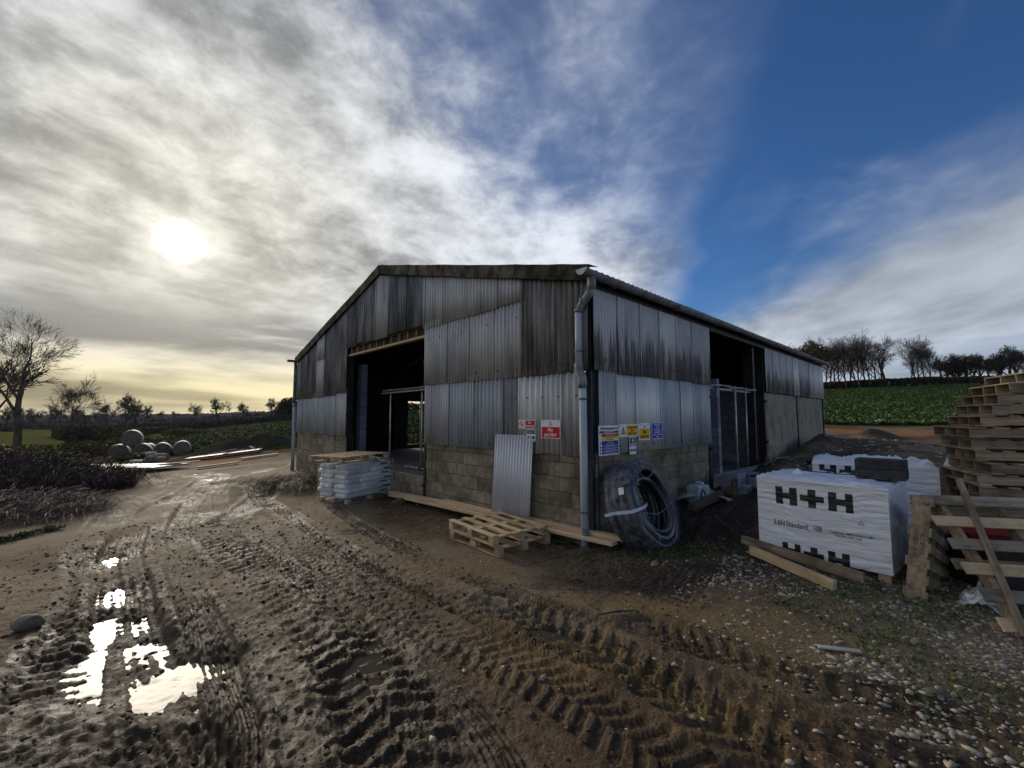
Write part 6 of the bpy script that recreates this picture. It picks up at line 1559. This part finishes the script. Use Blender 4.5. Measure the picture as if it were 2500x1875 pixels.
n = 12000; x = rs.uniform(1.0, 5.4, n); y = rs.uniform(2.0, 5.4, n); w_ = sst(.8, 2.6, x+.5*(fbm(x*1.2, y*1.2, 3, 93)-.5)*2)*(.25+.75*sst(.42, .62, fbm(x*1.1, y*1.1, 3, 94)))
k = rs.uniform(0, 1, n) < w_*sst(5.5, 4.2, x); stones('gravel', 'pale gravel scattered over the mud at the right', x[k], y[k], .007, .030, 1, 'gravel')
n = 1500; x = rs.uniform(-5.5, 3.5, n); y = rs.uniform(2.2, 9.5, n); k = fbm(x*.7, y*.7, 3, 95) > .5
stones('gravel', 'small stones and clods strewn over the middle of the yard', x[k], y[k], .006, .028, 2, 'gravel')
n = 600; x = rs.uniform(5, 14, n); y = rs.uniform(7, 16, n); k = np.abs(inv_bw(x, y)[1]+1.8) < 1.5
stones('gravel', 'rubble and clods along the dug strip beside the long wall', x[k], y[k], .02, .09, 3, 'gravel')
M['clod'] = simple('mud_clod', (.045, .030, .019), (.12, .082, .05), (40, 40, 40), .9, 0, var=0, spec=.1)
n = 9000; x = rs.uniform(-6.5, 2.6, n); y = rs.uniform(1.9, 7.5, n); dk = sst(.6, -1.2, x+.35*(y-3))
_t, tmk = track_fields(x, y); k = rs.uniform(0, 1, n) < (.06+.45*dk+.5*tmk)
stones('mud_clods', 'crumbs and clods of torn mud along the wheel ruts', x[k], y[k], .005, .026, 9, 'clod')
def boulder(label, loc, size, seed, mat='stone', name='stone'):
    t = thing(name, label, 'stone', loc, seed); bm_ = bmesh_ico(3); r = seed
    v = bm_[0].copy(); nz_ = fbm(v[:, 0]*1.6+seed, v[:, 1]*1.6+v[:, 2]*1.3, 3, seed); v *= (0.72+.6*nz_)[:, None]; v = v*np.array(size)
    np_mesh('body', v, bm_[1], M[mat], t); return t
import bmesh
def bmesh_ico(sub, _c={}):
    if sub not in _c:
        b = bmesh.new(); bmesh.ops.create_icosphere(b, subdivisions=sub, radius=1); _c[sub] = (np.array([v.co[:] for v in b.verts]), np.array([[v.index for v in f.verts] for f in b.faces])); b.free()
    return _c[sub]
boulder('large muddy stone at the left beside the big puddle', gp3(-3.95, 3.62, .03), (.11, .08, .055), 3)
boulder('pale round stone at the left edge of the mud', gp3(-7.35, 6.1, .02), (.09, .07, .05), 4)
for k, (x, y, s_, lab) in enumerate(((1.75, 5.35, .07, 'pale flat stone lying in front of the pipe coil'), (1.33, 5.5, .035, 'small white stone below the planks end'), (.72, 5.0, .04, 'small pale stone left of the twig litter'), (-.6, 4.1, .05, 'dark clod standing alone in the middle of the lane'),
        (2.05, 5.55, .03, 'small white pebble right of the pale flat stone'), (2.6, 2.75, .05, 'pale stone near the lower right tyre marks'), (3.05, 3.35, .045, 'pale stone among the gravel below the leaning pallet'))):
    boulder(lab, gp3(x, y, .01), (s_*1.2, s_*.8, s_*.45), 20+k, 'stone' if k != 3 else 'wood_dark')
t = solid('slab_fragment', 'pale broken sliver of cement sheet lying on the mud at the lower right', 'fragment', gp3(2.38, 3.24, .012), -.25, (.27, .045, .012), 'concrete_lt', .003)
for k, (x, y, a_, l_, lab) in enumerate(((-2.5, 6.9, .1, .42, 'straight stick lying in the middle of the yard'), (-5.0, 9.0, .6, .34, 'pale split stick left of the wrapped sacks'), (-5.9, 10.0, .2, .5, 'pale stick by the root heap'), (.95, 3.95, .2, .4, 'thin dark stick across the yellow clay'), (1.62, 4.3, -.9, .16, 'short pale straw right of the dark patch'))):
    t = thing('stick', lab, 'stick', gp3(x, y, .015), a_); b_ = MB(); b_.tube([(-l_/2, 0, 0), (0, .012, .006), (l_/2, 0, .0)], [.009, .011, .006], 6); b_.build('stem', M['straw' if k != 3 else 'twig'], t)
t = thing('log_offcut', 'sawn pale log lying at the left foot of the root heap', 'log', gp3(-6.1, 11.2, .04), .15); b_ = MB(); b_.tube([(-.25, 0, 0), (0, .01, 0), (.25, 0, .01)], .065, 12); b_.build('log', M['straw'], t, True)

# ------------------------------------------------------------------ far left yard: bales, heap, slabs
def bale(label, x, y, z, r, rz, sag, seed, L_=1.2):
    t = thing('round_bale', label, 'hay bale', (x, y, z), rz, 'old round bales stacked at the field edge'); n = 36; rr = random.Random(seed)
    ring_ = []
    for i in range(n):
        a_ = 2*math.pi*i/n; q = r*(1+.02*math.sin(3*a_+seed)+rr.uniform(-.008, .008)); cx_, cz_ = q*math.cos(a_), q*math.sin(a_)
        if cz_ < -.8*r: cz_ = -.8*r+(cz_+.8*r)*.2
        if cz_ > 0: cz_ *= 1+sag*max(0, 1-abs(cx_)/r)
        ring_.append((cx_, cz_+r*.83))
    b_ = MB(); vs = []
    for k in range(7): vs += [(c*(1.0 if 0 < k < 6 else .965), -L_/2+L_*k/6, (h-r*.83)*(1.0 if 0 < k < 6 else .965)+r*.83) for c, h in ring_]
    b_.add(vs, [(k*n+i, k*n+(i+1) % n, (k+1)*n+(i+1) % n, (k+1)*n+i) for k in range(6) for i in range(n)]); b_.build('net_wrap', M['bale_net'], t, True)
    b_ = MB()
    for y_, s_ in ((-L_/2-.005, 1), (L_/2+.005, -1)):
        rings = [.96, .8, .62, .42, .2]; o_ = len(b_.v); vs = []
        for q in rings: vs += [(c*q, y_-s_*.03*(1-q)+rr.uniform(-.008, .008), (h-r*.83)*q+r*.83) for c, h in ring_]
        vs.append((0, y_-s_*.02, r*.83)); fs = [(k*n+i, k*n+(i+1) % n, (k+1)*n+(i+1) % n, (k+1)*n+i) for k in range(4) for i in range(n)]+[(4*n+i, 4*n+(i+1) % n, 5*n) for i in range(n)]
        b_.add(vs, fs if s_ > 0 else [tuple(reversed(f)) for f in fs])
    b_.build('straw_face', M['bale_face'], t); return t
def at(px, py, Y):
    """point at forward distance Y on the sight line of an undistorted 2500 x 1875 frame (used once, to measure out the far yard)"""
    c, s = math.cos(.07731), math.sin(.07731); x = (px-1250)/1040.4; y_ = -(py-937.5)/1040.4
    d = Vector((x, c-y_*s, s+y_*c)); d = d/d.y; return Vector((0, 0, 1.7))+d*Y
BD = 33.
for (px, py, r_, sag, lab, dd) in ((291, 1120, .78, .04, 'lower left old round bale of the heap', 0), (348, 1108, .78, .05, 'lower middle round bale, part hidden by rubble', .3), (323, 1077, .80, .02, 'topmost round bale resting on the lower two', .1), (397, 1109, .74, .10, 'round bale with a pointed top, second from the right', .5), (444, 1107, .74, .04, 'rightmost round bale with a pale wrap, beside the soil heap', .9), (362, 1100, .72, .02, 'round bale mostly hidden behind the lower middle one', 2.2)):
    q = at(px, py, BD+dd); g = gz(q.x, q.y); z = g-.05 if 'topmost' not in lab else g+1.0
    bale(lab, q.x, q.y, z, r_*.80, .62 if dd < 2 else .55, sag, int(px))
rb = random.Random(3)
for k in range(9):
    q = at(338+k*7+rb.uniform(-6, 6), 1120+rb.uniform(-8, 14), 28.5+rb.uniform(-1.0, 1.2)); s_ = rb.uniform(.28, .5)
    t = boulder('lump of broken concrete in the rubble heap before the bales', (q.x, q.y, gz(q.x, q.y)+rb.uniform(.05, .40)), (s_, s_*.8, s_*.6), 60+k, 'stone', 'rubble_lump'); t['group'] = 'rubble lumps before the bales'
x_, y_, _z = at(338, 1128, 26); solid('pale_block', 'pale flat stone block at the foot of the rubble heap', 'block', (x_, y_, gz(x_, y_)-.02), .1, (.75, .4, .22), 'concrete_lt', .02)
x_, y_, _z = at(365, 1124, 26); boulder('angular grey lump right of the pale flat block', (x_, y_, gz(x_, y_)+.12), (.42, .35, .32), 90)
# pale cement sheets lying flat on the verge
def lying(label, pts, mat, th=.05, lift=.06, name='flat_sheet', part='sheet', cat='sheet'):
    cx_ = sum(p_[0] for p_ in pts)/len(pts); cy_ = sum(p_[1] for p_ in pts)/len(pts); zs = [gz(*p_)+lift for p_ in pts]
    t = thing(name, label, cat, (cx_, cy_, 0), 0); n = len(pts); vs = [(p_[0]-cx_, p_[1]-cy_, z) for p_, z in zip(pts, zs)]+[(p_[0]-cx_, p_[1]-cy_, z-th) for p_, z in zip(pts, zs)]
    b_ = MB(); b_.add(vs, [tuple(range(n)), tuple(reversed(range(n, 2*n)))]+[(i, n+i, n+(i+1) % n, (i+1) % n) for i in range(n)]); b_.build(part, M[mat], t); return t
M['pale_sheet'] = simple('wet_pale_sheet', (.30, .29, .24), (.44, .42, .36), (1, 3, 3), .5, .01, 3., var=.05, spec=.25)
lying('large pale sheet lying flat on the verge before the bales', [(-20.9, 20.8), (-19.2, 19.9), (-17.2, 20.6), (-16.4, 22.0), (-18.0, 22.9), (-20.0, 22.6)], 'pale_sheet', .06, .22)
lying('narrow grey strip lying across the right end of the large pale sheet', [(-17.8, 20.9), (-16.0, 22.1), (-16.2, 22.4), (-18.0, 21.2)], 'concrete_lt', .05, .30)
lying('thin pale board lying on the mud right of the large pale sheet', [(-14.9, 20.4), (-13.4, 21.1), (-13.7, 21.5), (-15.2, 20.8)], 'wood_old', .05, .12)
lying('long pale board lying flat below the orange soil', [(-14.6, 23.2), (-12.9, 23.7), (-13.1, 24.1), (-14.9, 23.7)], 'wood_grey', .05, .12)
lying('dark board under the debris right of the rubble heap', [(-19.6, 25.8), (-15.9, 27.0), (-16.2, 27.9), (-20.0, 26.8)], 'black', .06, .18)
plank('white bar lying on the dark debris board', (-18.6, 26.0, gz(-18.6, 26)+.28), (-17.2, 26.9, gz(-17.2, 26.9)+.40), .10, .05, 'stone', 'debris_bar')
plank('second white bar slanting over the dark debris board', (-17.4, 25.9, gz(-17.4, 26)+.25), (-16.0, 26.7, gz(-16, 26.7)+.40), .08, .05, 'concrete_lt', 'debris_bar')
t = thing('bent_sheet', 'small bent white sheet peaked over the dark debris board', 'sheet', gp3(-16.1, 26.3, .25), .4); b_ = MB(); b_.add([(-.35, 0, 0), (0, 0, .28), (.3, 0, .05), (.55, .1, .22), (.5, .6, .2), (.3, .6, .05), (0, .6, .26), (-.35, .6, 0)], [(0, 1, 6, 7), (1, 2, 5, 6), (2, 3, 4, 5)]); b_.build('sheet', M['pale_sheet'], t)
for k in range(7):
    q = at(556+13.2*k, 1107-1.2*k, 27.6); t = thing('marker_stake', 'thin pale stake in the short row along the foot of the soil heap', 'stake', (q.x, q.y, gz(q.x, q.y)-.1), 0, 'stakes along the soil heap'); b_ = MB(); b_.tube([(0, 0, 0), (.01, 0, .42)], .02, 6); b_.build('rod', M['straw'], t)
# half buried corrugated sheet scraps at the bramble edge
t = thing('asbestos_scrap', 'broken pale corrugated sheet half buried at the edge of the brambles', 'corrugated sheet', gp3(-11.55, 11.55, .04), -.12)
me = corr_mesh('scrap_sheet', (-.48, .48, lambda u: (0, .62)), (1, 0, 0), (0, -1, 0), .2, .07, M['concrete_lt'], 0, .02); o = link('scrap_sheet', me, t, (0, -.1, 0), (-1.35, 0, 0))
b_ = MB(); b_.box((-.42, .02, .06), (.42, .42, .09)); b_.build('dark_lining', M['black'], t)
# hay-coloured hose by the threshold
t = thing('hose', 'pale hose trailing over the dirt right of the brick threshold', 'hose', (0, 0, 0), 0); b_ = MB(); pts = []
for i in range(16):
    u = i/15; x, y = bw(6.6+1.9*u, -.35-.45*math.sin(u*3.1)); pts.append((x, y, gz(x, y)+.03+.05*math.sin(u*9)**2))
b_.tube(pts, .012, 6); b_.build('hose_line', M['straw'], t, True)
x_, y_, _z = at(2145, 1026, 29); crumple('plastic_scrap', 'small white plastic scrap at the near edge of the right-hand crop field', 'plastic', (x_, y_, gz(x_, y_)), (.5, .4, .3), M['hood_soft'], 15)
# ------------------------------------------------------------------ thin damp air over the valley
b_ = MB(); b_.box((-3600, -3600, float(np.min(CP[:, 2]))-14), (3600, 3600, 62)); 
hm = bpy.data.materials.new('damp_air'); hm.use_nodes = True; ht = hm.node_tree; ht.nodes.clear()
ho = ht.nodes.new('ShaderNodeOutputMaterial'); hv = ht.nodes.new('ShaderNodeVolumePrincipled')
hv.inputs['Color'].default_value = (.86, .90, .96, 1); hv.inputs['Density'].default_value = .00006; hv.inputs['Anisotropy'].default_value = .2
ht.links.new(hv.outputs[0], ho.inputs['Volume'])
o = b_.build('haze', hm); tag(o, 'thin pale haze lying over the valley', 'haze', kind='stuff')
